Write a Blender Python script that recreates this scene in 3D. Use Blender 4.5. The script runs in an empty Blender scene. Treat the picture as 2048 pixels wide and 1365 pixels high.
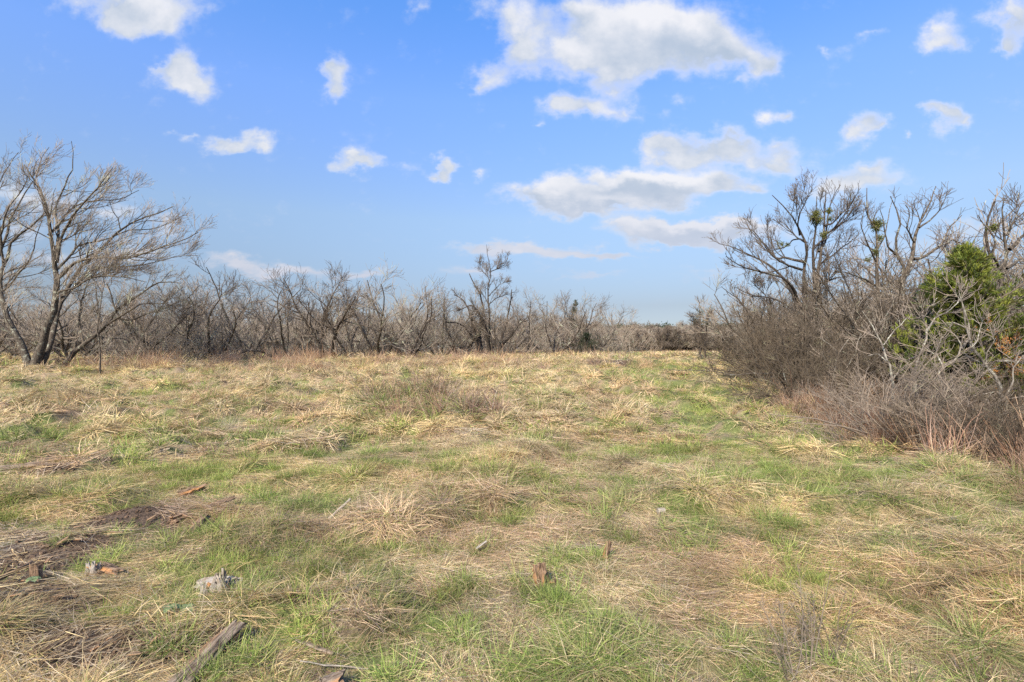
import bpy, math, random
import numpy as np

# ------------------------------------------------------------------ basics
random.seed(7)
rng = np.random.default_rng(7)
S = bpy.context.scene
COL = S.collection
CAM_H = 1.6
HOR = 697.0            # picture row of the horizon (2048 wide picture)
F = 1024.0             # focal length in picture pixels (2048 wide picture)

# ------------------------------------------------------------------ camera
cam_data = bpy.data.cameras.new('camera')
cam = bpy.data.objects.new('camera', cam_data)
COL.objects.link(cam)
cam.location = (0, 0, CAM_H)
cam.rotation_euler = (math.radians(90), 0, 0)
cam_data.sensor_width = 36
cam_data.lens = 18
cam_data.shift_y = (HOR - 682.5) / 2048.0
cam_data.clip_start = 0.05
cam_data.clip_end = 9000
S.camera = cam

# ------------------------------------------------------------------ world: sky and clouds
SUN_EL, SUN_AZ = math.radians(40), math.radians(205)   # azimuth clockwise from +y (view direction)
W = bpy.data.worlds.new('World')
S.world = W
W.use_nodes = True
nt = W.node_tree
nt.nodes.clear()

def N(t, **kw):
    n = nt.nodes.new(t)
    for k, v in kw.items():
        setattr(n, k, v)
    return n

def L(a, b):
    nt.links.new(a, b)

def M(op, a=None, b=None, c=None, clamp=False):
    n = N('ShaderNodeMath', operation=op, use_clamp=clamp)
    for i, v in enumerate((a, b, c)):
        if v is None:
            continue
        if isinstance(v, (int, float)):
            n.inputs[i].default_value = v
        else:
            L(v, n.inputs[i])
    return n.outputs[0]

def build_sky():
    out = N('ShaderNodeOutputWorld')
    bg = N('ShaderNodeBackground')
    bg.inputs[1].default_value = 0.10
    L(bg.outputs[0], out.inputs[0])
    sky = N('ShaderNodeTexSky', sky_type='NISHITA', sun_disc=False)
    sky.sun_elevation = SUN_EL
    sky.sun_rotation = SUN_AZ
    sky.air_density = 1.0
    sky.dust_density = 0.6
    sky.ozone_density = 1.6
    tc = N('ShaderNodeTexCoord')
    sep = N('ShaderNodeSeparateXYZ')
    L(tc.outputs['Generated'], sep.inputs[0])
    X, Y, Z = sep.outputs
    ay = M('MAXIMUM', M('ABSOLUTE', Y), 0.06)
    u = M('DIVIDE', X, ay)
    v = M('DIVIDE', Z, ay)
    uv = N('ShaderNodeCombineXYZ')
    L(u, uv.inputs[0]); L(v, uv.inputs[1])
    # noise in a space that flattens towards the horizon, as a cloud layer does
    st = M('MULTIPLY', M('POWER', M('MAXIMUM', v, 0.001), 0.55), 1.75)
    nc = N('ShaderNodeCombineXYZ')
    L(u, nc.inputs[0]); L(M('MULTIPLY', st, 1.0), nc.inputs[1])
    n1 = N('ShaderNodeTexNoise', noise_dimensions='2D')
    n1.inputs['Scale'].default_value = 9.0
    n1.inputs['Detail'].default_value = 7.0
    n1.inputs['Roughness'].default_value = 0.56
    L(nc.outputs[0], n1.inputs['Vector'])
    n2 = N('ShaderNodeTexNoise', noise_dimensions='2D')
    n2.inputs['Scale'].default_value = 26.0
    n2.inputs['Detail'].default_value = 4.0
    n2.inputs['Roughness'].default_value = 0.6
    L(nc.outputs[0], n2.inputs['Vector'])
    # warp the lookup of the cloud bodies
    wv = N('ShaderNodeVectorMath', operation='SUBTRACT')
    L(n1.outputs['Color'], wv.inputs[0]); wv.inputs[1].default_value = (0.5, 0.5, 0.5)
    ws = N('ShaderNodeVectorMath', operation='MULTIPLY')
    L(wv.outputs[0], ws.inputs[0]); ws.inputs[1].default_value = (0.14, 0.085, 0)
    wa = N('ShaderNodeVectorMath', operation='ADD')
    L(uv.outputs[0], wa.inputs[0]); L(ws.outputs[0], wa.inputs[1])
    P = wa.outputs[0]
    # cloud bodies: centre and half sizes in picture units, tilt in degrees, weight
    blobs = [
        (275, 5, 150, 50, 0, 1.4), (345, 42, 70, 36, -10, 1.0), (255, 42, 80, 38, 0, .9),
        (345, 130, 52, 42, 10, 1.2), (400, 170, 50, 34, -20, 1.1), (372, 150, 70, 40, -20, .8), (300, 145, 30, 22, 0, .35),
        (640, 130, 36, 30, 0, .9), (672, 158, 42, 38, 0, 1.1), (655, 188, 40, 22, 0, .8), (815, 12, 36, 36, 0, .6),
        (480, 283, 62, 18, 5, 1.1), (540, 292, 34, 18, 0, 1.1), (432, 276, 40, 20, 0, .8), (368, 272, 24, 14, 0, .55),
        (722, 320, 44, 24, 0, 1.1), (715, 335, 60, 18, 0, .8), (660, 336, 30, 12, 0, .4),
        (893, 328, 26, 24, 0, 1.2), (868, 344, 36, 14, 0, 1.0), (812, 335, 28, 18, 0, .45), (975, 352, 14, 12, 0, .5),
        (1035, 30, 75, 70, 0, .9), (1050, 100, 60, 55, 0, .9), (985, 150, 60, 34, 10, .85), (955, 172, 30, 18, 0, .6),
        (1240, 50, 130, 80, 0, 1.5), (1180, 115, 120, 55, 0, 1.1), (1360, 60, 130, 70, 0, 1.2), (1440, 100, 120, 52, -8, 1.2),
        (1520, 140, 45, 42, 0, 1.0), (1290, 130, 90, 38, 0, 1.0), (1140, 30, 70, 50, 0, .7), (1230, 175, 60, 30, 0, .6),
        (1120, 205, 52, 28, 0, 1.2), (1190, 218, 70, 28, 0, 1.1), (1260, 215, 34, 22, 0, .7), (1080, 245, 18, 12, 0, .4),
        (1360, 205, 32, 20, 0, .45), (1468, 158, 22, 10, 0, .4),
        (1310, 285, 50, 36, 0, 1.2), (1380, 305, 100, 36, 0, 1.2), (1460, 290, 66, 34, 0, 1.2), (1545, 327, 85, 30, 0, 1.2), (1560, 295, 44, 18, 0, .6),
        (1565, 238, 32, 20, 0, .9), (1718, 250, 46, 32, 0, 1.1), (1755, 262, 28, 18, 0, .7), (1890, 232, 42, 32, 0, 1.1), (1930, 250, 34, 20, 0, .8), (1855, 218, 34, 16, 0, .6), (1817, 278, 20, 13, 0, .8),
        (1745, 330, 55, 24, 0, .9), (1730, 365, 100, 30, 0, 1.2), (1670, 350, 50, 30, 0, .4), (1655, 385, 60, 26, 0, .6),
        (1895, 55, 46, 30, 0, .9), (1890, 90, 52, 26, 0, 1.0), (2030, 30, 50, 80, 0, 1.1), (2010, 90, 40, 24, 0, .8), (1740, 70, 44, 16, 15, .42), (1670, 97, 22, 8, 0, .35),
        (1090, 388, 85, 32, 0, 1.5), (1220, 372, 125, 36, 0, 1.9), (1360, 366, 125, 32, 0, 1.8), (1190, 412, 130, 24, -4, 1.6), (1320, 402, 110, 20, 0, 1.0), (1440, 382, 60, 22, 0, 1.1), (1510, 382, 34, 22, 0, .8),
        (1390, 466, 170, 24, 0, 2.0), (1290, 458, 90, 18, 0, 1.3), (1490, 454, 100, 20, 0, 1.6), (1380, 484, 140, 14, 0, 1.3),
        (960, 498, 80, 15, 0, 1.2), (1070, 496, 110, 15, 0, 1.3), (1210, 516, 90, 11, 0, 1.2), (1120, 510, 110, 12, 0, 1.0), (960, 545, 70, 14, 0, .8), (1190, 550, 90, 10, 0, .5), (1430, 545, 120, 12, 0, .4),
        (1750, 500, 260, 26, 0, .5), (1960, 460, 120, 34, 0, .6),
        (480, 532, 75, 18, 0, 1.2), (590, 542, 90, 14, 0, 1.2), (720, 556, 80, 12, 0, 1.1), (330, 455, 44, 22, 0, .7), (240, 420, 80, 30, 0, .7), (50, 395, 70, 34, 0, .9), (130, 405, 60, 24, 0, .6), (60, 470, 80, 26, 0, .5), (260, 505, 100, 26, 0, .8), (90, 520, 120, 20, 0, .7),
    ]
    acc = None
    vec = None
    for (px, py, a, b, tilt, w) in blobs:
        a *= 1.55; b *= 1.6
        mp = N('ShaderNodeMapping', vector_type='TEXTURE')
        mp.inputs['Location'].default_value = ((px - 1024) / F, (HOR - py) / F, 0)
        mp.inputs['Rotation'].default_value = (0, 0, math.radians(tilt))
        mp.inputs['Scale'].default_value = (a / F, b / F, 1)
        L(P, mp.inputs['Vector'])
        g = N('ShaderNodeTexGradient', gradient_type='QUADRATIC_SPHERE')
        L(mp.outputs[0], g.inputs[0])
        s = N('ShaderNodeVectorMath', operation='SCALE')
        L(mp.outputs[0], s.inputs[0])
        L(g.outputs['Fac'] if py > 250 else M('MULTIPLY', g.outputs['Fac'], .45), s.inputs['Scale'])
        acc = M('MULTIPLY_ADD', g.outputs['Fac'], w, acc if acc is not None else 0.0)
        if w >= 1.5 or b > 70:      # only the larger bodies carry a grey underside
            if vec is None:
                vec = s.outputs[0]
            else:
                ad = N('ShaderNodeVectorMath', operation='ADD')
                L(vec, ad.inputs[0]); L(s.outputs[0], ad.inputs[1])
                vec = ad.outputs[0]
    # small scattered rags so the rest of the sky goes on the same way outside the frame
    side = M('MULTIPLY', M('SUBTRACT', M('ABSOLUTE', u), 1.05), 4.0, clamp=True)
    top = M('MULTIPLY', M('SUBTRACT', v, 0.70), 5.0, clamp=True)
    outer = M('MAXIMUM', side, top)
    n3 = N('ShaderNodeTexNoise', noise_dimensions='3D')
    n3.inputs['Scale'].default_value = 3.2
    n3.inputs['Detail'].default_value = 5.0
    L(tc.outputs['Generated'], n3.inputs['Vector'])
    far = M('MULTIPLY', M('SUBTRACT', n3.outputs['Fac'], 0.52), 3.0, clamp=True)
    acc = M('ADD', acc, M('MULTIPLY', outer, far))
    d = M('ADD', acc, M('ADD', M('MULTIPLY', M('SUBTRACT', n2.outputs['Fac'], 0.5), 0.55), M('MULTIPLY', M('SUBTRACT', n1.outputs['Fac'], 0.52), 0.5)))
    mr = N('ShaderNodeMapRange', interpolation_type='SMOOTHSTEP')
    L(d, mr.inputs['Value'])
    mr.inputs['From Min'].default_value = 0.04
    mr.inputs['From Max'].default_value = 0.90
    # thin towards the horizon
    hz = N('ShaderNodeMapRange')
    L(v, hz.inputs['Value'])
    hz.inputs['From Min'].default_value = 0.02; hz.inputs['From Max'].default_value = 0.30
    hz.inputs['To Min'].default_value = 0.75; hz.inputs['To Max'].default_value = 0.96
    alpha = M('MULTIPLY', mr.outputs[0], hz.outputs[0])
    # cloud shade: bright towards the top of a body, blue grey at its thick base
    vs = N('ShaderNodeSeparateXYZ')
    L(vec, vs.inputs[0])
    thick = N('ShaderNodeMapRange', interpolation_type='SMOOTHSTEP')
    L(d, thick.inputs['Value'])
    thick.inputs['From Min'].default_value = 0.25; thick.inputs['From Max'].default_value = 0.9
    sh = N('ShaderNodeMapRange', interpolation_type='SMOOTHSTEP')
    L(M('ADD', vs.outputs[1], M('MULTIPLY', M('SUBTRACT', n1.outputs['Fac'], 0.5), 0.5)), sh.inputs['Value'])
    sh.inputs['From Min'].default_value = -0.20; sh.inputs['From Max'].default_value = 0.20
    bright = M('MAXIMUM', sh.outputs[0], M('SUBTRACT', 1.0, thick.outputs[0]))
    bright = M('MULTIPLY_ADD', n2.outputs['Fac'], 0.25, M('MULTIPLY', bright, 0.92), clamp=True)
    cm = N('ShaderNodeMix', data_type='RGBA')
    L(bright, cm.inputs[0])
    cm.inputs[6].default_value = (2.2, 2.7, 3.4, 1)
    cm.inputs[7].default_value = (4.6, 4.6, 4.75, 1)
    # lower clouds are warmer and dimmer
    low = N('ShaderNodeMapRange')
    L(v, low.inputs['Value'])
    low.inputs['From Min'].default_value = 0.08; low.inputs['From Max'].default_value = 0.34
    lm = N('ShaderNodeMix', data_type='RGBA')
    L(low.outputs[0], lm.inputs[0])
    lm.inputs[6].default_value = (3.2, 3.25, 3.75, 1)
    L(cm.outputs[2], lm.inputs[7])
    # clear sky with a little colour grading of the physical sky
    tint = N('ShaderNodeMix', data_type='RGBA', blend_type='MULTIPLY')
    tint.inputs[0].default_value = 1.0
    L(sky.outputs[0], tint.inputs[6])
    ramp = N('ShaderNodeValToRGB')
    L(Z, ramp.inputs[0])
    e = ramp.color_ramp.elements
    e[0].position = 0.0; e[0].color = (0.36, 0.42, 0.60, 1)
    e[1].position = 0.56; e[1].color = (0.71, 1.15, 1.67, 1)
    for pos, c in ((0.08, (0.42, 0.40, 0.46)), (0.24, (0.85, 0.83, 0.84)), (0.43, (0.93, 1.12, 1.48))):
        x = ramp.color_ramp.elements.new(pos); x.color = (*c, 1)
    L(ramp.outputs[0], tint.inputs[7])
    mix = N('ShaderNodeMix', data_type='RGBA')
    L(alpha, mix.inputs[0])
    L(tint.outputs[2], mix.inputs[6])
    L(lm.outputs[2], mix.inputs[7])
    L(mix.outputs[2], bg.inputs[0])
build_sky()
W.cycles.sampling_method = 'MANUAL'
W.cycles.sample_map_resolution = 512

sun_d = bpy.data.lights.new('sun', 'SUN')
sun_d.energy = 4.8
sun_d.angle = math.radians(10)
sun_d.color = (1.0, 0.90, 0.76)
sun = bpy.data.objects.new('sun', sun_d)
sun.rotation_euler = (math.radians(90) - SUN_EL, 0, -SUN_AZ + math.pi)
COL.objects.link(sun)

S.view_settings.view_transform = 'Standard'
S.view_settings.look = 'None'
S.view_settings.gamma = 1.0
S.view_settings.exposure = 1.0
S.view_settings.use_curve_mapping = False
S.render.engine = 'CYCLES'
S.cycles.use_denoising = False
S.cycles.max_bounces = 5
S.cycles.diffuse_bounces = 3
S.cycles.glossy_bounces = 1
S.cycles.transmission_bounces = 2
S.cycles.transparent_max_bounces = 4

# ------------------------------------------------------------------ numeric helpers
def _hash(ix, iy, seed):
    h = (ix.astype(np.int64) * 374761393 + iy.astype(np.int64) * 668265263 + seed * 974634777) & 0x7fffffff
    h = ((h ^ (h >> 13)) * 1274126177) & 0x7fffffff
    h = (h ^ (h >> 16)) & 0x7fffffff
    return h / 0x7fffffff

def vnoise(x, y, seed=0):
    x = np.asarray(x, float); y = np.asarray(y, float)
    ix = np.floor(x); iy = np.floor(y)
    fx = x - ix; fy = y - iy
    fx = fx * fx * fx * (fx * (fx * 6 - 15) + 10); fy = fy * fy * fy * (fy * (fy * 6 - 15) + 10)
    a = _hash(ix, iy, seed); b = _hash(ix + 1, iy, seed); c = _hash(ix, iy + 1, seed); d = _hash(ix + 1, iy + 1, seed)
    return (a * (1 - fx) + b * fx) * (1 - fy) + (c * (1 - fx) + d * fx) * fy

def fbm(x, y, octaves=4, seed=0, gain=.5):
    s = 0; a = 1; t = 0
    for o in range(octaves):
        s = s + a * vnoise(np.asarray(x) * 2 ** o + 17.3 * o, np.asarray(y) * 2 ** o - 9.1 * o, seed + o)
        t += a; a *= gain
    return s / t

def sstep(a, b, x):
    t = np.clip((x - a) / (b - a), 0, 1)
    return t * t * (3 - 2 * t)

def unit(v):
    return v / np.maximum(np.linalg.norm(v, axis=-1, keepdims=True), 1e-9)

# mounds: (x, y, radius_x, radius_y, height, turn)
MOUNDS = []

def base_h(x, y):
    return 0.75 * sstep(8, 34, y) + 0 * x

def height(x, y):
    x = np.asarray(x, float); y = np.asarray(y, float)
    h = base_h(x, y)
    r = np.hypot(x, y)
    fade = 1 - sstep(45, 110, r)
    h = h + fade * (0.10 * (fbm(x / 4.5, y / 4.5, 3, 3) - .5))
    hum = fbm(x / 1.1 + 5, y / 0.75, 3, 11)
    h = h + fade * (0.15 + .12 * sstep(7, 14, r)) * sstep(.48, .80, hum)
    h = h + fade * 0.035 * (fbm(x / .28, y / .28, 2, 19) - .5)
    for (mx, my, rx, ry, mh, a) in MOUNDS:
        dx = x - mx; dy = y - my
        c, s_ = math.cos(a), math.sin(a)
        q = ((dx * c + dy * s_) / rx) ** 2 + ((-dx * s_ + dy * c) / ry) ** 2
        h = h + mh * np.exp(-q * 1.6) * (0.75 + 0.5 * fbm(x / .35, y / .35, 2, 23))
    return h

def ground_at(px, py):
    """ground point seen at a place of the photograph, for a level stretch of ground"""
    k = (py - HOR) / F
    d = CAM_H / k
    for _ in range(40):
        d = 0.5 * d + 0.5 * (CAM_H - float(base_h(0, d))) / k
    return np.array([(px - 1024) / F * d, d, 0.0])

def on_ground(px, py):
    p = ground_at(px, py)
    p[2] = float(height(p[0], p[1]))
    return p

def at(px, py, D):
    return np.array([(px - 1024) / F * D, D, CAM_H - (py - HOR) / F * D])

for (px, py, rx, ry, mh, a) in [
        (840, 822, 1.75, .75, .34, .12), (905, 850, 1.3, .5, .16, .2), (760, 830, .5, .5, .18, 0),
        (278, 1040, .28, .20, .11, .3), (170, 1090, .40, .18, .07, .35), (405, 1035, .35, .16, .10, .4),
        (1030, 905, .55, .4, .16, 0), (560, 1075, .55, .3, .10, .2), (1300, 1010, .6, .28, .12, .2),
        (1740, 1030, .75, .25, .12, -.5), (1500, 905, .9, .5, .16, .1), (110, 800, 1.3, .8, .25, .1),
        (60, 930, .6, .25, .12, .2), (1190, 1280, .32, .26, .08, 0), (430, 1330, .3, .2, .05, 0), (1650, 1240, .5, .3, .1, 0)]:
    g = ground_at(px, py)
    MOUNDS.append((g[0], g[1], rx, ry, mh, a))

# ------------------------------------------------------------------ object helpers
def tag(o, label=None, cat=None, group=None, kind=None):
    if label: o['label'] = label
    if cat: o['category'] = cat
    if group: o['group'] = group
    if kind: o['kind'] = kind
    return o

def empty(name, loc, rz=0, sc=1):
    o = bpy.data.objects.new(name, None)
    o.empty_display_size = .2
    COL.objects.link(o)
    o.location = loc; o.rotation_euler = (0, 0, rz); o.scale = (sc, sc, sc)
    return o

def make_mesh(name, V, Fc, mat, smooth=False, col=None):
    """V (n,3); Fc list of integer arrays, each (m,k)"""
    me = bpy.data.meshes.new(name)
    V = np.ascontiguousarray(V, dtype=np.float32)
    me.vertices.add(len(V))
    me.vertices.foreach_set('co', V.ravel())
    loops = np.concatenate([f.ravel() for f in Fc]).astype(np.int32)
    sizes = np.concatenate([np.full(len(f), f.shape[1], np.int32) for f in Fc])
    starts = np.concatenate([[0], np.cumsum(sizes)[:-1]]).astype(np.int32)
    me.loops.add(len(loops)); me.loops.foreach_set('vertex_index', loops)
    me.polygons.add(len(sizes))
    me.polygons.foreach_set('loop_start', starts)
    me.polygons.foreach_set('use_smooth', np.full(len(sizes), smooth))
    me.update(calc_edges=True)
    if col is not None:
        a = me.color_attributes.new('Col', 'FLOAT_COLOR', 'POINT')
        c = np.ones((len(V), 4), np.float32); c[:, :3] = col
        a.data.foreach_set('color', c.ravel())
    if mat: me.materials.append(mat)
    return me

def obj(name, me, parent=None, link=True):
    o = bpy.data.objects.new(name, me)
    if link: COL.objects.link(o)
    if parent: o.parent = parent
    return o

def copy_tree(o, parent=None):
    c = o.copy(); COL.objects.link(c); c.parent = parent
    for ch in o.children:
        copy_tree(ch, c)
    return c

# ------------------------------------------------------------------ materials
def new_mat(name):
    m = bpy.data.materials.new(name); m.use_nodes = True
    m.node_tree.nodes.clear()
    global nt
    nt = m.node_tree
    return m

def finish(shader):
    o = N('ShaderNodeOutputMaterial'); L(shader, o.inputs[0])

def mixc(fac, a, b, mode='MIX'):
    n = N('ShaderNodeMix', data_type='RGBA', blend_type=mode)
    for i, v in ((0, fac), (6, a), (7, b)):
        if isinstance(v, (int, float)): n.inputs[i].default_value = v
        elif isinstance(v, tuple): n.inputs[i].default_value = (*v, 1)
        else: L(v, n.inputs[i])
    return n.outputs[2]

def noise(scale, detail=3, rough=.55, vec=None, out='Fac'):
    n = N('ShaderNodeTexNoise')
    n.inputs['Scale'].default_value = scale; n.inputs['Detail'].default_value = detail
    n.inputs['Roughness'].default_value = rough
    if vec is not None: L(vec, n.inputs['Vector'])
    return n.outputs[out]

def rng_map(v, a, b, c=0., d=1.):
    n = N('ShaderNodeMapRange', interpolation_type='SMOOTHSTEP'); L(v, n.inputs[0])
    for i, x in zip((1, 2, 3, 4), (a, b, c, d)): n.inputs[i].default_value = x
    return n.outputs[0]

def principled(col, rough=.85, bump=None, bs=.5, bd=.01):
    p = N('ShaderNodeBsdfPrincipled')
    if isinstance(col, tuple): p.inputs['Base Color'].default_value = (*col, 1)
    else: L(col, p.inputs['Base Color'])
    p.inputs['Roughness'].default_value = rough
    p.inputs['Specular IOR Level'].default_value = .25
    if bump is not None:
        b = N('ShaderNodeBump'); b.inputs['Strength'].default_value = bs; b.inputs['Distance'].default_value = bd
        L(bump, b.inputs['Height']); L(b.outputs[0], p.inputs['Normal'])
    return p.outputs[0]

def bark_mat(name, dark, mid, lichen, amount, scale=1.0):
    m = new_mat(name)
    tc = N('ShaderNodeTexCoord').outputs['Object']
    mp = N('ShaderNodeMapping'); L(tc, mp.inputs[0]); mp.inputs['Scale'].default_value = (1, 1, .3)
    ridges = noise(28 * scale, 5, .65, mp.outputs[0])
    c = mixc(rng_map(ridges, .38, .62), dark, mid)
    lich = rng_map(noise(5 * scale, 4, .6, tc), .60 - amount, .70 - amount)
    spots = rng_map(noise(30 * scale, 3, .6, tc), .42, .55)
    c = mixc(M('MULTIPLY', lich, spots), c, lichen)
    oi = N('ShaderNodeObjectInfo')
    c = mixc(1.0, c, mixc(oi.outputs['Random'], (.85, .84, .82), (1.12, 1.08, 1.05)), 'MULTIPLY')
    finish(principled(c, .9, ridges, .9, .02))
    return m

def twig_mat(name, a, b, lichen, amount):
    m = new_mat(name)
    tc = N('ShaderNodeTexCoord').outputs['Object']
    c = mixc(noise(9, 2, .6, tc), a, b)
    lich = rng_map(noise(1.6, 4, .65, tc), .62 - amount, .72 - amount)
    c = mixc(lich, c, lichen)
    oi = N('ShaderNodeObjectInfo')
    c = mixc(1.0, c, mixc(oi.outputs['Random'], (.82, .82, .82), (1.15, 1.11, 1.08)), 'MULTIPLY')
    finish(principled(c, .85))
    return m

def leaf_mat(name, trans=.35, rough=.6):
    """colour from the mesh's own leaf colours, some light through the blade"""
    m = new_mat(name)
    at_ = N('ShaderNodeAttribute', attribute_name='Col')
    p = principled(at_.outputs['Color'], rough)
    t = N('ShaderNodeBsdfTranslucent'); L(at_.outputs['Color'], t.inputs[0])
    mx = N('ShaderNodeMixShader'); mx.inputs[0].default_value = trans
    L(p, mx.inputs[1]); L(t.outputs[0], mx.inputs[2])
    finish(mx.outputs[0])
    return m

def grass_mat(name):
    m = new_mat(name)
    at_ = N('ShaderNodeAttribute', attribute_name='Col')
    ti = N('ShaderNodeAttribute', attribute_name='tint', attribute_type='INSTANCER')
    c = mixc(1.0, at_.outputs['Color'], ti.outputs['Color'], 'MULTIPLY')
    p = principled(c, .7)
    t = N('ShaderNodeBsdfTranslucent'); L(c, t.inputs[0])
    mx = N('ShaderNodeMixShader'); mx.inputs[0].default_value = .3
    L(p, mx.inputs[1]); L(t.outputs[0], mx.inputs[2])
    finish(mx.outputs[0])
    return m

MAT = {}
MAT['bark_dark'] = bark_mat('dark_bark', (.024, .019, .015), (.090, .072, .057), (.27, .28, .23), .02)
MAT['bark_grey'] = bark_mat('lichened_bark', (.032, .026, .020), (.125, .104, .080), (.34, .35, .28), .04)
MAT['bark_pale'] = bark_mat('pale_bark', (.10, .085, .068), (.27, .245, .205), (.38, .38, .31), .10)
MAT['twig'] = twig_mat('grey_brown_twigs', (.175, .145, .115), (.295, .25, .20), (.35, .36, .26), .07)
MAT['twig_dark'] = twig_mat('dark_twigs', (.085, .066, .050), (.16, .128, .098), (.21, .205, .13), .02)
MAT['twig_pink'] = twig_mat('pinkish_grey_twigs', (.18, .145, .115), (.28, .235, .19), (.33, .33, .25), .0)
MAT['twig_brown'] = twig_mat('brown_brush_twigs', (.165, .130, .098), (.28, .232, .18), (.34, .34, .23), .05)
MAT['twig_brush'] = twig_mat('thicket_twigs', (.050, .038, .026), (.112, .089, .062), (.19, .175, .11), .05)
MAT['twig_pale'] = twig_mat('pale_shoots', (.105, .082, .062), (.25, .208, .162), (.29, .28, .19), .02)
MAT['leaf'] = leaf_mat('leaves')
MAT['grass'] = grass_mat('grass_blades')

# ------------------------------------------------------------------ tubes and growth
def tube(P, R, k, closed_tip=False):
    """P (N,m,3) paths, R (N,m) radii -> vertices, quads"""
    Nn, m, _ = P.shape
    T = np.empty_like(P)
    T[:, 1:-1] = P[:, 2:] - P[:, :-2]; T[:, 0] = P[:, 1] - P[:, 0]; T[:, -1] = P[:, -1] - P[:, -2]
    T = unit(T)
    ref = np.where(np.abs(unit(P[:, -1] - P[:, 0])[:, 2:3]) > .8, np.array([[1., .13, 0]]), np.array([[0.07, 0, 1.]]))[:, None, :]
    A = unit(np.cross(T, np.broadcast_to(ref, T.shape))); B = np.cross(T, A)
    ang = np.arange(k) * 2 * math.pi / k
    V = P[:, :, None, :] + R[:, :, None, None] * (A[:, :, None, :] * np.cos(ang)[None, None, :, None] + B[:, :, None, :] * np.sin(ang)[None, None, :, None])
    idx = np.arange(Nn * m * k).reshape(Nn, m, k)
    a = idx[:, :-1, :]; b = np.roll(a, -1, axis=2); d = idx[:, 1:, :]; c = np.roll(d, -1, axis=2)
    Q = np.stack([a, b, c, d], -1).reshape(-1, 4)
    return V.reshape(-1, 3), Q

def join(parts):
    """[(V, F, col?)] -> one V, face list"""
    Vs, Fs, Cs, n = [], {}, [], 0
    for p in parts:
        V, Q = p[0], p[1]
        Vs.append(V)
        Fs.setdefault(Q.shape[1], []).append(Q + n)
        if len(p) > 2: Cs.append(np.broadcast_to(p[2], (len(V), 3)))
        n += len(V)
    return np.concatenate(Vs), [np.concatenate(f) for f in Fs.values()], (np.concatenate(Cs) if Cs else None)

def sample(P, t):
    """point and tangent on each path at fraction t (N,)"""
    m = P.shape[1] - 1
    f = np.clip(t * m, 0, m - 1e-6); i = f.astype(int); f = f - i
    r = np.arange(len(P))
    a = P[r, i]; b = P[r, i + 1]
    return a + (b - a) * f[:, None], unit(b - a), i, f

def walk(p0, d0, ln, n, wig, trop, rg, curl=None):
    """grow N paths of n segments"""
    Nn = len(p0)
    P = np.empty((Nn, n + 1, 3)); P[:, 0] = p0
    d = d0.copy(); seg = (ln / n)[:, None]
    for i in range(n):
        d = unit(d + rg.normal(0, wig, (Nn, 3)) + trop)
        P[:, i + 1] = P[:, i] + d * seg
    return P

def grow(P, R, sp, rg):
    """children along the paths P"""
    Nn = len(P)
    L_ = np.linalg.norm(np.diff(P, axis=1), axis=2).sum(1)
    cnt = np.maximum(rg.poisson(sp['n'] * np.ones(Nn)), sp.get('min', 1))
    idx = np.repeat(np.arange(Nn), cnt)
    t = sp['t0'] + (sp.get('t1', 1.0) - sp['t0']) * rg.random(len(idx)) ** sp.get('pw', 1)
    p, T, i, f = sample(P[idx], t)
    r = R[idx, i] * (1 - f) + R[idx, i + 1] * f
    if sp.get('rfac'):
        kp = rg.random(len(idx)) < np.clip(r / sp['rfac'], .42, 1.0)
        kp[0] = True
        idx, t, p, T, i, f, r = idx[kp], t[kp], p[kp], T[kp], i[kp], f[kp], r[kp]
    rnd = unit(rg.normal(0, 1, (len(idx), 3)) + np.array(sp.get('bias', (0, 0, .3))))
    perp = unit(rnd - T * (rnd * T).sum(1, keepdims=True))
    a = np.radians(rg.normal(sp['ang'], sp.get('dang', 10), len(idx)))[:, None]
    d = unit(np.cos(a) * T + np.sin(a) * perp)
    lo, hi = sp['len']
    ln = rg.uniform(lo, hi, len(idx)) * (1 - sp.get('fall', .5) * t)
    if sp.get('rfac'): ln = ln * np.clip(r / sp['rfac'], .38, 1.0)
    if sp.get('lr'): ln = np.minimum(ln, L_[idx] * sp['lr'])
    C = walk(p, d, ln, sp['seg'], sp['wig'], np.array(sp.get('trop', (0, 0, .05))), rg)
    r0 = np.minimum(r * sp.get('rr', .6), sp['r'])
    r1 = np.maximum(r0 * sp.get('taper', .35), sp.get('rmin', .0035)); r0 = np.maximum(r0, r1)
    Rc = r0[:, None] + (r1 - r0)[:, None] * np.linspace(0, 1, sp['seg'] + 1)[None, :]
    return C, Rc

def stem(points, r0, r1, m=14, jit=.02, rg=rng, flare=0.):
    """one resampled, slightly wandering path through given points"""
    pts = np.array(points, float)
    s = np.concatenate([[0], np.cumsum(np.linalg.norm(np.diff(pts, axis=0), axis=1))])
    q = np.linspace(0, s[-1], m + 1)
    # smooth interpolation: linear then averaged
    fine = np.linspace(0, s[-1], 6 * m + 1)
    X = np.stack([np.interp(fine, s, pts[:, k]) for k in range(3)], 1)
    for _ in range(max(2, m // 3)):
        X[1:-1] = (X[:-2] + 2 * X[1:-1] + X[2:]) / 4
    Y = np.stack([np.interp(q, fine, X[:, k]) for k in range(3)], 1)
    w = rg.normal(0, 1, (m + 1, 3)); w[0] = 0
    w[1:-1] = (w[:-2] + w[1:-1] + w[2:]) / 3
    Y += w * jit * s[-1] / 4
    t = np.linspace(0, 1, m + 1)
    Rr = r0 + (r1 - r0) * t ** .8 + flare * r0 * np.exp(-t * m * .9)
    return Y, Rr

def bark_tube(P, R, k, rg):
    V, Q = tube(P[None], R[None], k)
    V = V + rg.normal(0, .045, V.shape) * np.repeat(R, k)[:, None]
    return V, Q

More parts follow.
